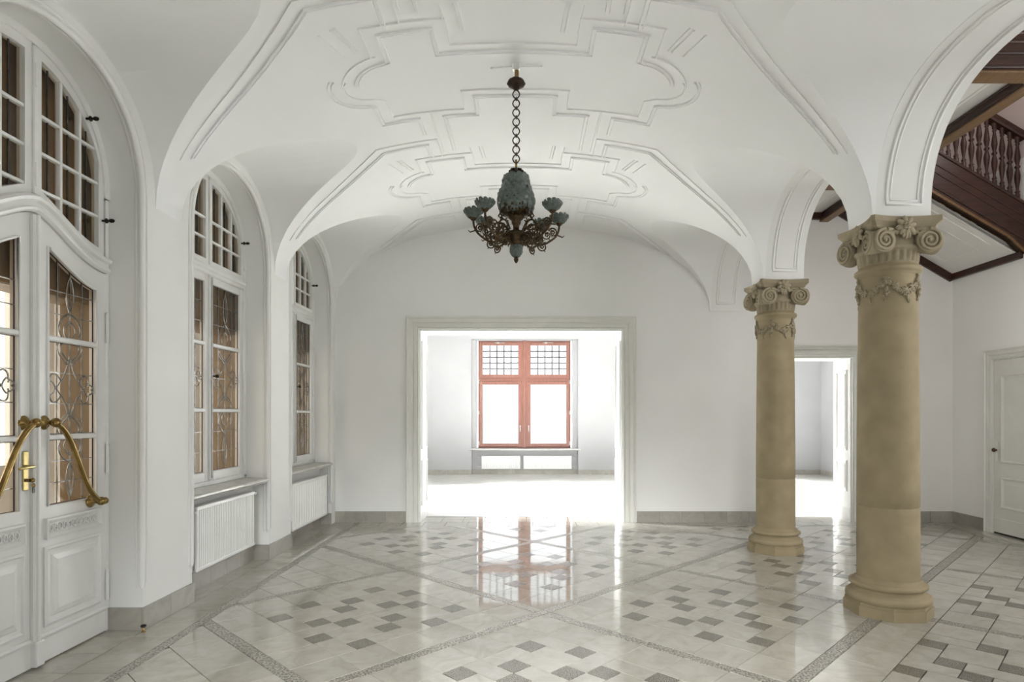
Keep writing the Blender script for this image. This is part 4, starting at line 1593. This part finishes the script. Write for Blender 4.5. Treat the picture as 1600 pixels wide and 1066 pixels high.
pm.build('soffit_moulding', STAIRW, so)
lowp = [(XR, 3.44), (XR - 0.08, 3.51), (XR - 0.16, 3.59), (XR - 0.24, 3.65)]
bl_ = [(x, z) for x, z in lowp] + [(SX1, zsof(SX1) + 0.06)]
tl_ = [(SX1, zsof(SX1) + 0.62), (XR, zsof(XR) + 0.62)]
sg = MB()
n = len(bl_)
front, back = 7.42, 7.50
quads_top = [(x, zsof(x) + 0.62) for x, z in bl_]
for yy in (front, back):
    v = [(x, yy, z) for x, z in bl_] + [(x, yy, z) for x, z in quads_top]
    sg.add(v, [(i, i + 1, n + i + 1, n + i) for i in range(n - 1)])
for line in (bl_, quads_top):
    sg.grid([[(x, front, z), (x, back, z)] for x, z in line], False)
string = sg.build('stringer', WOOD_D, stair)
ob = MB()
ob.sweep(bl_, [(0.0, -0.085), (0.0, 0.015), (-0.028, 0.015), (-0.028, -0.085)], lambda a, b, h: (a, front - h, b))
ob.build('stringer_lit_edge', WOOD_LIT, string)  # stringer's lower edge, glow from below put into its colour
for k, off in enumerate((0.12, 0.30, 0.40, 0.56)):
    MB().tube([(x, front, zsof(x) + off + 0.03) for x in (XR, SX1)], (0.012, 0.008, 0.008, 0.016)[k], 8).build('stringer_moulding', WOOD_D, string)
for i in range(9):
    x1 = XR - i * 0.2
    z = zsof(x1) + 0.46
    if x1 - 0.22 < SX1: break
    MB().box(x1 - 0.22, x1, 7.50, YB, z, z + 0.035).build('tread', WOOD_D, stair)
BP = [(0.028, 0), (0.028, 0.06), (0.018, 0.075), (0.030, 0.09), (0.018, 0.105), (0.014, 0.13), (0.030, 0.24), (0.033, 0.29), (0.022, 0.35), (0.016, 0.37), (0.030, 0.385), (0.030, 0.40), (0.016, 0.415), (0.022, 0.44), (0.033, 0.50), (0.028, 0.55), (0.014, 0.65), (0.026, 0.665), (0.016, 0.68), (0.026, 0.695), (0.026, 0.78)]
bal_me = MB().lathe(BP, seg=10).mesh('baluster', WOOD_D)
x = XR - 0.06
while x > SX1 + 0.05:
    obj('baluster', bal_me, stair, (x, 7.46, zsof(x) + 0.615))
    x -= 0.0925
hr = MB()
hr.sweep([(XR, zsof(XR) + 1.36), (SX1 - 0.3, zsof(SX1 - 0.3) + 1.36)], [(0.0, -0.05), (-0.02, -0.06), (-0.075, -0.055), (-0.095, -0.035), (-0.10, 0), (-0.095, 0.035), (-0.075, 0.055), (-0.02, 0.06), (0.0, 0.05), (0.0, -0.05)], lambda a, b, h: (a, 7.46 + h, b))
hr.build('handrail', WOOD_D, stair)
# brown cornice under the soffit on the two walls
MB().bbox(XR - 0.05, XR, 7.44, YB, 3.385, 3.475, 0.008).build('trim_15', WOOD_D)
structure(bpy.data.objects['trim_15'], 'brown cornice strip along the right wall under the stairs', 'cornice')
cs = MB().sweep([(XR, zsof(XR)), (4.25, zsof(4.25))], [(0.0, 0), (0.0, 0.05), (0.08, 0.05), (0.09, 0.035), (0.09, 0)], lambda a, b, h: (a, YB - h, b - 0.0))
structure(cs.build('trim_16', WOOD_D), 'brown raking cornice strip under the stairs on the end wall', 'cornice')

# ================================================================== stone columns


def spiral(cx, cz, r0, turns, n, sgn, start):
    pts = []
    for i in range(n + 1):
        t = i / n
        a = start + sgn * turns * 2 * PI * t
        r = r0 * (1 - t) ** 0.85 + 0.010
        pts.append((cx + r * math.cos(a), cz + r * math.sin(a)))
    return pts


def build_column(loc, label, rs):
    """rs scales the shaft radius"""
    c = thing('stone_column', label, 'column', loc, 0, 'stone columns of the arcade')
    R0, R1 = 0.213 * rs, 0.198 * rs
    B = MB()
    oc = [(0.305 * rs * math.cos(PI / 8 + i * PI / 4), 0.305 * rs * math.sin(PI / 8 + i * PI / 4)) for i in range(8)]
    B.prism(oc, 0.0, 0.075)
    oc2 = [(x * 0.965, y * 0.965) for x, y in oc]
    B.prism(oc2, 0.075, 0.10)
    B.build('plinth', STONE, c, local=True)
    prof = [(0.275, 0.095), (0.288, 0.105), (0.293, 0.125), (0.288, 0.146), (0.275, 0.157), (0.260, 0.159), (0.260, 0.168), (0.247, 0.170), (0.238, 0.182), (0.239, 0.193), (0.247, 0.201), (0.256, 0.202), (0.265, 0.209), (0.268, 0.221), (0.264, 0.233), (0.252, 0.239), (0.235, 0.240), (0.235, 0.250), (0.225, 0.252), (0.218, 0.272)]
    MB().lathe([(r * rs, z) for r, z in prof], seg=48).build('base', STONE, c, local=True)
    sp = [(R0, 0.25), (R0 * 1.0, 0.75), (R0, 0.803), (R0 - 0.004, 0.806), (R0 - 0.004, 0.812), (R0, 0.815)]
    for i in range(1, 13):
        t = i / 12
        sp.append((R0 - (R0 - R1) * t ** 1.5, 0.815 + (2.56 - 0.815) * t))
    MB().lathe(sp, seg=56).build('shaft', STONE, c, local=True)
    nk = [(R1, 2.545), (R1 + 0.008, 2.553), (R1 + 0.008, 2.562), (R1 + 0.022, 2.57), (R1 + 0.032, 2.585), (R1 + 0.030, 2.602), (R1 + 0.014, 2.612), (R1 + 0.004, 2.622), (R1 + 0.002, 2.635)]
    MB().lathe(nk, seg=48).build('astragal', STONE, c, local=True)
    # fluted neck
    nf = 26

    def flute(a, z):
        return 1.0 - (0.055 * max(0.0, math.cos(a * nf)) ** 0.6 if 2.642 < z < 2.712 else 0)
    MB().lathe([(R1 + 0.002, 2.63), (R1 + 0.004, 2.64), (R1 + 0.006, 2.645), (R1 + 0.010, 2.68), (R1 + 0.014, 2.71), (R1 + 0.014, 2.714), (R1 + 0.03, 2.725), (R1 + 0.032, 2.745), (R1 + 0.015, 2.76), (R1, 2.90)], seg=nf * 6, rfun=flute).build('fluted_neck', STONE_G, c, local=True)
    # abacus with hollow sides and clipped corners
    hwA = 0.262
    def ab(s, hollow):
        pts = []
        for k in range(4):
            a = k * PI / 2
            for i in range(9):
                t = lerp(-1, 1, i / 8)
                x_, y_ = t * (s - 0.018), -(s - hollow * (1 - t * t))
                pts.append((x_ * math.cos(a) - y_ * math.sin(a), x_ * math.sin(a) + y_ * math.cos(a)))
        return pts
    m = MB()
    lays = [(hwA - 0.045, 0.035, 2.865), (hwA - 0.03, 0.045, 2.875), (hwA - 0.025, 0.045, 2.89), (hwA - 0.012, 0.045, 2.905), (hwA, 0.045, 2.918), (hwA, 0.045, 2.955)]
    rows = []
    for s, ho, z in lays:
        p = ab(s, ho)
        rows.append([(x_, y_, z) for x_, y_ in p + [p[0]]])
    m.grid(rows, False)
    m.add(rows[-1][:-1], [tuple(range(36))])
    m.add(rows[0][:-1], [tuple(range(36))[::-1]])
    m.build('abacus', STONE_G, c, local=True)
    # corner volutes: two spirals meet at every corner
    for k in range(4):
        rot = Matrix.Rotation(k * PI / 2, 3, 'Z')
        for sx in (-1, 1):
            v = MB()
            tilt = Matrix.Rotation(-sx * math.radians(7), 3, 'Z')
            cxv, cyv, czv = sx * 0.163, -0.246, 2.775
            loc_ = []
            # disc body
            nseg = 24
            ringf = [(0.088 * math.cos(2 * PI * i / nseg), 0.088 * math.sin(2 * PI * i / nseg)) for i in range(nseg)]
            vv = [(a, 0.0, b) for a, b in ringf] + [(a * 0.9, 0.075, b * 0.9) for a, b in ringf]
            ff_ = [tuple(range(nseg))] + [(i, (i + 1) % nseg, nseg + (i + 1) % nseg, nseg + i) for i in range(nseg)]
            v.add(vv, ff_)
            spl = spiral(0, 0, 0.070, 2.25, 60, -sx, PI / 2)
            v.tube([(a, -0.006, b) for a, b in spl], [lerp(0.0125, 0.008, i / 60) for i in range(61)], 6)
            v.ball((0, -0.006, 0), 0.016, 0.012, 0.016, 8, 6)
            # scroll band running up to the abacus centre
            v.tube([(-0.02 * sx, 0.0, 0.078), (-0.07 * sx, 0.02, 0.084), (-0.13 * sx, 0.05, 0.07)], [0.014, 0.013, 0.008], 6)
            for i in range(len(v.v)):
                p = rot @ (tilt @ Vector(v.v[i]) + Vector((cxv, cyv, czv)))
                v.v[i] = tuple(p)
            v.build('volute', STONE_G, c, local=True)
        # fleuron on each face: ring of petals, centre, hanging leaf
        fl = MB()
        rnd = random.Random(k + 3)
        for i in range(8):
            a = 2 * PI * i / 8 + 0.2
            pr = Matrix.Rotation(-a, 3, 'Y')
            fl.ball((0.042 * math.cos(a), 0.0, 0.042 * math.sin(a)), 0.036, 0.014, 0.021, 8, 5, pr)
        for i in range(5):
            a = 2 * PI * i / 5
            fl.ball((0.018 * math.cos(a), -0.016, 0.018 * math.sin(a)), 0.016, 0.014, 0.016, 7, 5)
        fl.ball((0, -0.026, 0), 0.013, 0.012, 0.013, 8, 5)
        for sx in (-1, 1):
            for i in range(4):
                pr = Matrix.Rotation(sx * (0.5 + 0.15 * i), 3, 'Y')
                fl.ball((sx * (0.055 + 0.017 * i), 0.012, -0.045 - 0.004 * i + 0.012 * math.sin(i)), 0.026, 0.013, 0.014, 7, 5, pr)
            fl.ball((sx * 0.02, -0.002, -0.062), 0.014, 0.012, 0.026, 7, 5)
        fl.ball((0, -0.004, -0.066), 0.013, 0.012, 0.03, 7, 5)
        for i in range(len(fl.v)):
            p = rot @ (Vector(fl.v[i]) + Vector((0, -0.232, 2.880)))
            fl.v[i] = tuple(p)
        fl.build('fleuron', STONE_G, c, local=True)
        # carved leaf drop under each abacus corner
        dr = MB()
        for i in range(5):
            z = 2.86 - 0.026 * i
            dr.ball((0.0, 0.0, z), 0.022 - 0.002 * i, 0.02, 0.019, 8, 5)
            for sx in (-1, 1): dr.ball((sx * 0.022, 0.008, z - 0.01), 0.016, 0.014, 0.014, 7, 5)
        r45 = Matrix.Rotation(k * PI / 2 + PI / 4, 3, 'Z')
        for i in range(len(dr.v)):
            p = r45 @ (Vector(dr.v[i]) + Vector((0, -0.268, 0)))
            dr.v[i] = tuple(p)
        dr.build('leaf_drop', STONE_G, c, local=True)
    # garland of vine leaves around the top of the shaft
    g = MB()
    rnd = random.Random(11)
    RG = R1 + 0.004

    def leaf_at(a, z, size, spin):
        base = Vector((RG * math.cos(a), RG * math.sin(a), z))
        nrm = Vector((math.cos(a), math.sin(a), 0))
        tx = Vector((-math.sin(a), math.cos(a), 0))
        up_ = Vector((0, 0, 1))
        for q in range(3):
            ang = spin + (q - 1) * 0.75
            d = tx * math.cos(ang) + up_ * math.sin(ang)
            M3 = Matrix((d, nrm.cross(d), nrm)).transposed()
            L_ = size * (1.0 if q == 1 else 0.75)
            g.ball(base + d * L_ * 0.55 + nrm * 0.004, L_ * 0.55, L_ * 0.26, 0.010, 8, 4, M3)
    for f4 in range(5):
        a0 = f4 * 2 * PI / 5 + 0.35
        span = 2 * PI / 5
        cord = []
        for i in range(13):
            t = i / 12
            a = a0 + span * t
            z = 2.515 - 0.10 * math.sin(PI * t)
            cord.append((RG * math.cos(a) * 1.01, RG * math.sin(a) * 1.01, z))
            leaf_at(a, z + rnd.uniform(-0.012, 0.012), rnd.uniform(0.028, 0.046), rnd.uniform(0, 2 * PI))
            leaf_at(a + 0.06, z - rnd.uniform(0.0, 0.03), rnd.uniform(0.022, 0.036), rnd.uniform(0, 2 * PI))
        g.tube(cord, 0.009, 6)
        for i in range(7):           # hanging cluster
            leaf_at(a0 + rnd.uniform(-0.10, 0.10), 2.50 - 0.022 * i, 0.034 - 0.002 * i, -PI / 2 + rnd.uniform(-0.6, 0.6))
        for i in range(9):
            a = a0 + rnd.uniform(-0.12, 0.12)
            g.ball(((RG + 0.012) * math.cos(a), (RG + 0.012) * math.sin(a), 2.49 - 0.012 * i), 0.013, 0.013, 0.013, 6, 4)
        am = a0 + span * 0.62
        curl = [((RG + 0.004) * math.cos(am + 0.10 * math.cos(q) * (1 - q / 9)), (RG + 0.004) * math.sin(am + 0.10 * math.cos(q) * (1 - q / 9)), 2.40 - 0.05 * q / 6 + 0.03 * math.sin(q)) for q in [i * 0.5 for i in range(14)]]
        g.tube(curl, [0.009 - 0.0004 * i for i in range(14)], 6)
    g.build('garland', STONE_G, c, local=True)
    return c


build_column((2.76, 4.745, 0), 'tall tan sandstone column with carved capital, the larger one nearest the viewer', 1.0)
build_column((2.745, 6.855, 0), 'tan sandstone column with carved capital, the farther one beside the doorway', 0.955)
# ================================================================== chandelier
HX, HY = -0.085, 4.70
ch = thing('chandelier', 'bronze chandelier with green leaf-glass shade and six leaf cups', 'chandelier', (HX, HY, 2.70))
TOP = vault(HX)
mt = MB()
mt.bbox(HX - 0.03, HX + 0.03, HY - 0.03, HY + 0.03, TOP - 0.045, TOP + 0.01, 0.006)
mt.tube([(HX - 0.19, HY, TOP - 0.026), (HX - 0.03, HY, TOP - 0.014), (HX + 0.20, HY, TOP - 0.012)], 0.006, 6)
mt.ball((HX - 0.18, HY, TOP - 0.026), 0.018, 0.010, 0.008, 8, 5)
mt.build('ceiling_bracket', PAINT, ch)
MB().tube([(HX + 0.004, HY, TOP - 0.03), (HX + 0.004, HY, 4.03)], 0.016, 8).build('sleeve', BRASS, ch)
cn = MB().lathe([(0.0, 0.075), (0.03, 0.072), (0.055, 0.055), (0.068, 0.036), (0.066, 0.022), (0.05, 0.010), (0.03, 0.004), (0.022, -0.012), (0.0, -0.02)], HX, HY, 3.985, 24, rfun=lambda a, z: 1 + 0.05 * math.cos(a * 10))
cn.build('canopy', BRONZE_K, ch)
# chain: diamond links alternating in direction
zz = 3.968
link_me = {}
for kind, H_, W_, r in (('a', 0.066, 0.026, 0.0048), ('b', 0.026, 0.010, 0.0045)):
    pts = [(math.copysign(W_ * abs(math.sin(t)) ** 1.25, math.sin(t)), 0, math.copysign(H_ / 2 * abs(math.cos(t)) ** 1.25, math.cos(t))) for t in [2 * PI * i / 16 for i in range(16)]]
    link_me[kind] = MB().tube(pts, r, 6, closed=True).mesh('chain_link', BRONZE_K)
k = 0
while zz > 3.42:
    kind = 'a' if k % 2 == 0 else 'b'
    Hh = 0.066 if kind == 'a' else 0.026
    o = obj('chain_link', link_me[kind], ch, (HX, HY, zz - Hh / 2))
    if kind == 'b': o.rotation_euler = (0, 0, PI / 2)
    zz -= Hh - 0.011
    k += 1
MB().tube([(HX, HY, zz + 0.03), (HX, HY, 3.33)], 0.009, 8).build('hanger', BRASS, ch)
cr = MB()
for i in range(8):
    a = 2 * PI * i / 8
    d = Vector((math.cos(a), math.sin(a), 0))
    p = [(HX, HY, 3.335), tuple(Vector((HX, HY, 3.362)) + d * 0.03), tuple(Vector((HX, HY, 3.352)) + d * 0.048), tuple(Vector((HX, HY, 3.335)) + d * 0.054)]
    cr.tube(p, [0.014, 0.012, 0.011, 0.005], 6)
cr.ball((HX, HY, 3.335), 0.022, 0.022, 0.03, 10, 6)
cr.build('leaf_crown', BRONZE_K, ch)


def leaf_disc(mb, c, nrm, up_, w, h, curl=0.3, n=9):
    """one curled glass leaf: small dome with a rounded outline"""
    c, nrm, up_ = Vector(c), Vector(nrm).normalized(), Vector(up_)
    sx = up_.cross(nrm).normalized()
    up2 = nrm.cross(sx)
    v = [c + nrm * (h * curl * 0.5)]
    for i in range(n):
        a = 2 * PI * i / n
        wob = 1 + 0.10 * math.cos(3 * a)
        v.append(c + sx * (w * math.cos(a) * wob) + up2 * (h * math.sin(a) * wob))
    mb.add(v, [(0, 1 + i, 1 + (i + 1) % n) for i in range(n)], False)
    mb.add([p - nrm * 0.003 for p in v], [(0, 1 + (i + 1) % n, 1 + i) for i in range(n)], True)


rnd = random.Random(5)
# central shade: rows of overlapping leaves on a pear-shaped body
def shade_r(t):           # t 0 bottom .. 1 top: pear shape, widest low down
    K = [(0, 0.116), (0.12, 0.136), (0.28, 0.144), (0.5, 0.130), (0.75, 0.106), (1.0, 0.090)]
    for (a, ra), (b, rb) in zip(K, K[1:]):
        if t <= b: return lerp(ra, rb, (t - a) / (b - a))
    return K[-1][1]


SB, ST_ = 3.035, 3.315
body = MB().lathe([(shade_r(t) - 0.022, lerp(SB, ST_ - 0.03, t)) for t in [i / 12 for i in range(13)]], HX, HY, 0, 24)
sh = body.build('shade', BRONZE_K, ch)
for row in range(10):
    t = row / 9.3
    z = lerp(SB + 0.005, ST_ - 0.01, t)
    r = shade_r(t)
    r2 = shade_r(min(1, t + 0.1))
    slope = (r2 - r) / (0.1 * (ST_ - SB))
    n = 15 if row < 6 else 12
    lm = MB()
    for i in range(n):
        a = 2 * PI * (i + 0.5 * (row % 2)) / n + rnd.uniform(-0.05, 0.05)
        tw = a + rnd.uniform(-0.25, 0.25)
        nr = Vector((math.cos(tw), math.sin(tw), -slope * 0.7 - 0.2 + rnd.uniform(-0.2, 0.2)))
        r = shade_r(t) + rnd.uniform(-0.004, 0.004)
        leaf_disc(lm, (HX + r * math.cos(a), HY + r * math.sin(a), z + rnd.uniform(-0.005, 0.005)), nr, (0, 0, 1), 0.030, 0.024, 0.35)
    lm.build('leaf_row', VERDI, sh)
# bronze cage and stem
cg = MB()
cg.lathe([(0.118, 3.075), (0.125, 3.05), (0.118, 3.03), (0.095, 3.015), (0.06, 3.005), (0.045, 2.99)], HX, HY, 0, 32, rfun=lambda a, z: 1 + 0.04 * math.cos(a * 16))
for i in range(14):
    a = 2 * PI * i / 14
    d = Vector((math.cos(a), math.sin(a), 0))
    cg.ball(tuple(Vector((HX, HY, 3.075)) + d * 0.122), 0.017, 0.017, 0.024, 7, 5)
    cg.tube([tuple(Vector((HX, HY, 3.04)) + d * 0.118), tuple(Vector((HX, HY, 3.012)) + d * 0.135), tuple(Vector((HX, HY, 2.998)) + d * 0.118), tuple(Vector((HX, HY, 3.004)) + d * 0.102)], 0.006, 5)
cg.build('shade_cage', BRONZE, ch)
stem = [(0.0, 3.02), (0.06, 3.01), (0.055, 2.99), (0.036, 2.975), (0.034, 2.955), (0.024, 2.94), (0.022, 2.91), (0.04, 2.895), (0.075, 2.885), (0.085, 2.872), (0.078, 2.858), (0.05, 2.845), (0.045, 2.82), (0.052, 2.805), (0.04, 2.79), (0.024, 2.78), (0.02, 2.74), (0.0, 2.735)]
MB().lathe([(r, z - 0.0) for r, z in stem[::-1]], HX, HY, 0, 24, rfun=lambda a, z: 1 + 0.03 * math.cos(a * 12)).build('stem', BRONZE, ch)
bl3 = MB()
for row in range(4):
    z = lerp(2.768, 2.835, row / 3) - 0.05
    r = (0.030, 0.044, 0.046, 0.036)[row]
    n = 8
    for i in range(n):
        a = 2 * PI * (i + 0.5 * (row % 2)) / n
        leaf_disc(bl3, (HX + r * math.cos(a), HY + r * math.sin(a), z), (math.cos(a), math.sin(a), -0.4 + 0.25 * row), (0, 0, 1), 0.024, 0.021, 0.4)
bl3.ball((HX, HY, 2.755), 0.036, 0.036, 0.045, 10, 7)
bl3.build('bottom_bud', VERDI, ch)
MB().lathe([(0.0, 2.652), (0.008, 2.657), (0.016, 2.670), (0.018, 2.684), (0.013, 2.697), (0.007, 2.703), (0.014, 2.708), (0.028, 2.718), (0.03, 2.726), (0.012, 2.735)], HX, HY, 0, 16).build('finial', BRONZE, ch)

# six arms in two clusters; each carries a leaf cup
ARM_R = 0.335
for ang, AR in ((222, 0.30), (180, 0.325), (138, 0.34), (-33, 0.32), (22, 0.36), (54, 0.35)):
    a = math.radians(ang)
    d = Vector((math.cos(a), math.sin(a), 0))
    o0 = Vector((HX, HY, 0))

    def P(r, z, side=0.0):
        return tuple(o0 + d * r + Vector((-d.y, d.x, 0)) * side + Vector((0, 0, z)))
    s = AR / 0.335
    am = MB()
    main = [P(0.07, 2.865)] + [P(r * s, z) for r, z in bez((0.07, 2.865), (0.14, 2.80), (0.20, 2.80), (0.255, 2.845), 10)[1:]] + [P(r * s, z) for r, z in bez((0.255, 2.845), (0.29, 2.87), (0.335, 2.90), (0.335, 2.985), 9)[1:]]
    am.tube(main, 0.0085, 7)
    am.tube([P(0.06, 2.90), P(0.10 * s, 2.955), P(0.15 * s, 2.965), P(0.185 * s, 2.93), P(0.18 * s, 2.885)], 0.007, 6)
    am.tube([P(0.31 * s, 2.905), P(0.36 * s, 2.89), P(0.375 * s, 2.905)], [0.006, 0.005, 0.003], 5)
    arm = am.build('arm', BRONZE, ch)
    sc2 = MB()
    for (r, z, R_, sg_, st0) in ((0.135, 2.915, 0.042, 1, 0.0), (0.165, 2.848, 0.036, -1, 2.0), (0.235, 2.895, 0.036, 1, 1.0), (0.105, 2.835, 0.03, -1, 4.0), (0.20, 2.80, 0.026, 1, 3.0), (0.285, 2.92, 0.024, -1, 2.2)):
        sp_ = spiral(0, 0, R_, 1.35, 20, sg_, st0)
        sc2.tube([P((r + u) * s, z + w) for u, w in sp_], [lerp(0.0062, 0.004, i / 20) for i in range(21)], 5)
        for q in range(5):
            t = 2 * PI * q / 5
            sc2.ball(P((r + 0.011 * math.cos(t)) * s, z + 0.011 * math.sin(t)), 0.007, 0.006, 0.007, 6, 4)
        for q in range(3):
            t = st0 + q * 2.1
            sc2.tube([P((r + R_ * math.cos(t)) * s, z + R_ * math.sin(t)), P((r + (R_ + 0.020) * math.cos(t + 0.2)) * s, z + (R_ + 0.020) * math.sin(t + 0.2))], [0.005, 0.002], 5)
    sc2.build('scrollwork', BRONZE, arm)
    cup = MB()
    cc = o0 + d * AR
    cup.lathe([(0.012, 2.975), (0.022, 2.985), (0.034, 3.0), (0.030, 3.005)], cc.x, cc.y, 0, 14)
    cup.build('cup_holder', BRONZE, arm)
    pt = MB()
    pt.lathe([(0.02, 2.998), (0.045, 3.012), (0.062, 3.035)], cc.x, cc.y, 0, 16)
    for row, (r, z, n, til) in enumerate(((0.040, 3.006, 8, -0.9), (0.056, 3.022, 11, -0.75), (0.070, 3.040, 13, -0.6), (0.064, 3.052, 11, -0.25))):
        for i in range(n):
            t = 2 * PI * (i + 0.5 * (row % 2)) / n
            leaf_disc(pt, (cc.x + r * math.cos(t), cc.y + r * math.sin(t), z + rnd.uniform(-0.003, 0.003)), (math.cos(t + rnd.uniform(-0.3, 0.3)), math.sin(t + rnd.uniform(-0.3, 0.3)), til + rnd.uniform(-0.3, 0.3)), (0, 0, 1), 0.0185, 0.0175, 0.6, 8)
    pt.build('leaf_cup', VERDI, arm)

# ================================================================== vent grille on the end wall
vg = thing('vent_grille', 'small white louvred ventilation grille high on the end wall', 'vent', (-0.05, YB, 3.86))
g0, g1, z0, z1 = -0.265, 0.165, 3.862, 4.075
MB().box(g0, g1, YB - 0.004, YB, z0, z1).build('backing', DARKGAP, vg)
m = MB()
m.sweep([(g0, z0), (g1, z0), (g1, z1), (g0, z1)], [(0.0, 0), (0.0, 0.014), (0.014, 0.014), (0.014, 0.0)], lambda a, b, h: (a, YB - h, b), closed=True)
m.build('grille_frame', PAINT, vg)
for i in range(11):
    z = lerp(z0 + 0.02, z1 - 0.02, i / 10)
    MB().add([(g0 + 0.012, YB - 0.007, z + 0.005), (g1 - 0.012, YB - 0.007, z + 0.005), (g1 - 0.012, YB - 0.010, z - 0.004), (g0 + 0.012, YB - 0.010, z - 0.004)], [(0, 1, 2, 3)]).build('slat', PAINT, vg)

# ================================================================== radiators
def radiator(label, x0, x1, y0, y1, z0, z1, nf, depth=0.018, face='x'):
    """steel panel radiator; face x: front looks along +x with its width in y; face y: front looks along -y"""
    loc = ((x0 + x1) / 2, (y0 + y1) / 2, z0)
    r = thing('radiator', label, 'radiator', loc)
    if face == 'x':
        A0, A1 = y0, y1
        to = lambda a, b, h: (x1 - 0.02 + h, a, b)
        MB().bbox(x0, x1 - 0.04, y0 + 0.004, y1 - 0.004, z0 + 0.01, z1 - 0.012, 0.006).build('rear_panel', RADW, r)
    else:
        A0, A1 = x0, x1
        to = lambda a, b, h: (a, y0 + 0.02 - h, b)
        MB().bbox(x0 + 0.004, x1 - 0.004, y0 + 0.025, y1, z0 + 0.01, z1 - 0.012, 0.006).build('rear_panel', RADW, r)
    # front plate with vertical flutes between two rails
    pts = []
    w = (A1 - A0 - 0.03) / nf
    line = [(A0, 0.0), (A0 + 0.004, 0.016)]
    for i in range(nf):
        a = A0 + 0.015 + i * w
        line += [(a + 0.10 * w, 0.020), (a + 0.52 * w, 0.020), (a + 0.62 * w, 0.020 - depth), (a + 0.90 * w, 0.020 - depth)]
    line += [(A1 - 0.004, 0.016), (A1, 0.0)]
    m = MB()
    m.grid([[to(a, z, h) for z in (z0 + 0.03, z1 - 0.03)] for a, h in line], False)
    fp = m.build('front_plate', RADW, r)
    for a, b in ((z0, z0 + 0.032), (z1 - 0.032, z1)):
        q = MB()
        if face == 'x': q.bbox(x1 - 0.022, x1 + 0.003, y0, y1, a, b, 0.006)
        else: q.bbox(x0, x1, y0 - 0.003, y0 + 0.022, a, b, 0.006)
        q.build('rail', RADW, r)
    tp = MB()
    ns = int((A1 - A0) / 0.04)
    for i in range(ns):
        a = A0 + (i + 0.25) * (A1 - A0) / ns
        if face == 'x': tp.box(x0 + 0.01, x1 - 0.024, a, a + 0.022, z1 - 0.014, z1 - 0.004)
        else: tp.box(a, a + 0.022, y0 + 0.024, y1 - 0.01, z1 - 0.014, z1 - 0.004)
    tp.build('top_grille', RADW, r)
    return r


r1 = radiator('white panel radiator with many fine vertical ribs under the near window', -2.815, -2.715, 5.09, 6.17, 0.205, 0.745, 34, 0.034)
v = MB()
v.tube([(-2.765, 6.165, 0.71), (-2.765, 6.24, 0.71)], 0.014, 10)
v.build('valve', STEEL, r1)
MB().lathe([(0.0, 0), (0.02, 0.0), (0.024, 0.01), (0.024, 0.05), (0.018, 0.06), (0.0, 0.06)], seg=16).build('thermostat', STEEL, r1, local=True)
th1 = [o for o in r1.children if o.name.startswith('thermostat')][0]
th1.location = Vector((-2.765, 6.235, 0.71)) - BASE[r1.name]
th1.rotation_euler = (PI / 2 * -1, 0, 0)
MB().ball((-2.73, 5.085, 0.70), 0.016, 0.012, 0.016, 8, 6).build('vent_plug', RADW, r1)
MB().ball((-2.735, 6.175, 0.235), 0.014, 0.012, 0.014, 8, 6).build('vent_plug', RADW, r1)
r2 = radiator('white panel radiator with broad shallow ribs under the far window', -2.815, -2.715, 7.17, 8.42, 0.15, 0.70, 15, 0.008)
v = MB()
v.tube([(-2.765, 7.175, 0.655), (-2.765, 7.10, 0.655)], 0.022, 10)
v.build('thermostat', STEEL, r2)
fr1 = radiator('small white radiator under the red timber window, left of the pair', -1.16, -0.18, 15.66, 15.74, 0.14, 0.47, 18, 0.008, 'y')
fr2 = radiator('wider white radiator under the red timber window, right of the pair', -0.10, 1.12, 15.66, 15.74, 0.14, 0.47, 22, 0.008, 'y')
for r_, xs in ((fr1, (-1.16, -1.26)), (fr2, (1.12, 1.22))):
    for z in (0.20, 0.43):
        v = MB()
        v.tube([(xs[0], 15.70, z), (xs[1], 15.70, z)], 0.014, 8)
        v.ball((xs[1], 15.69, z), 0.024, 0.024, 0.024, 8, 6)
        v.build('valve', STEEL, r_)

# ================================================================== door stop at the foot of the pier
ds = thing('door_stop', 'small brass door stop with black rubber cap beside the near pier', 'door stop', (-2.655, 4.285, 0))
MB().lathe([(0.014, 0), (0.014, 0.004), (0.007, 0.008), (0.007, 0.035)], -2.655, 4.285, 0, 12).build('pin', BRASS, ds)
MB().lathe([(0.012, 0.034), (0.018, 0.037), (0.019, 0.046), (0.013, 0.051), (0.0, 0.052)], -2.655, 4.285, 0, 14).build('rubber_cap', IRON, ds)
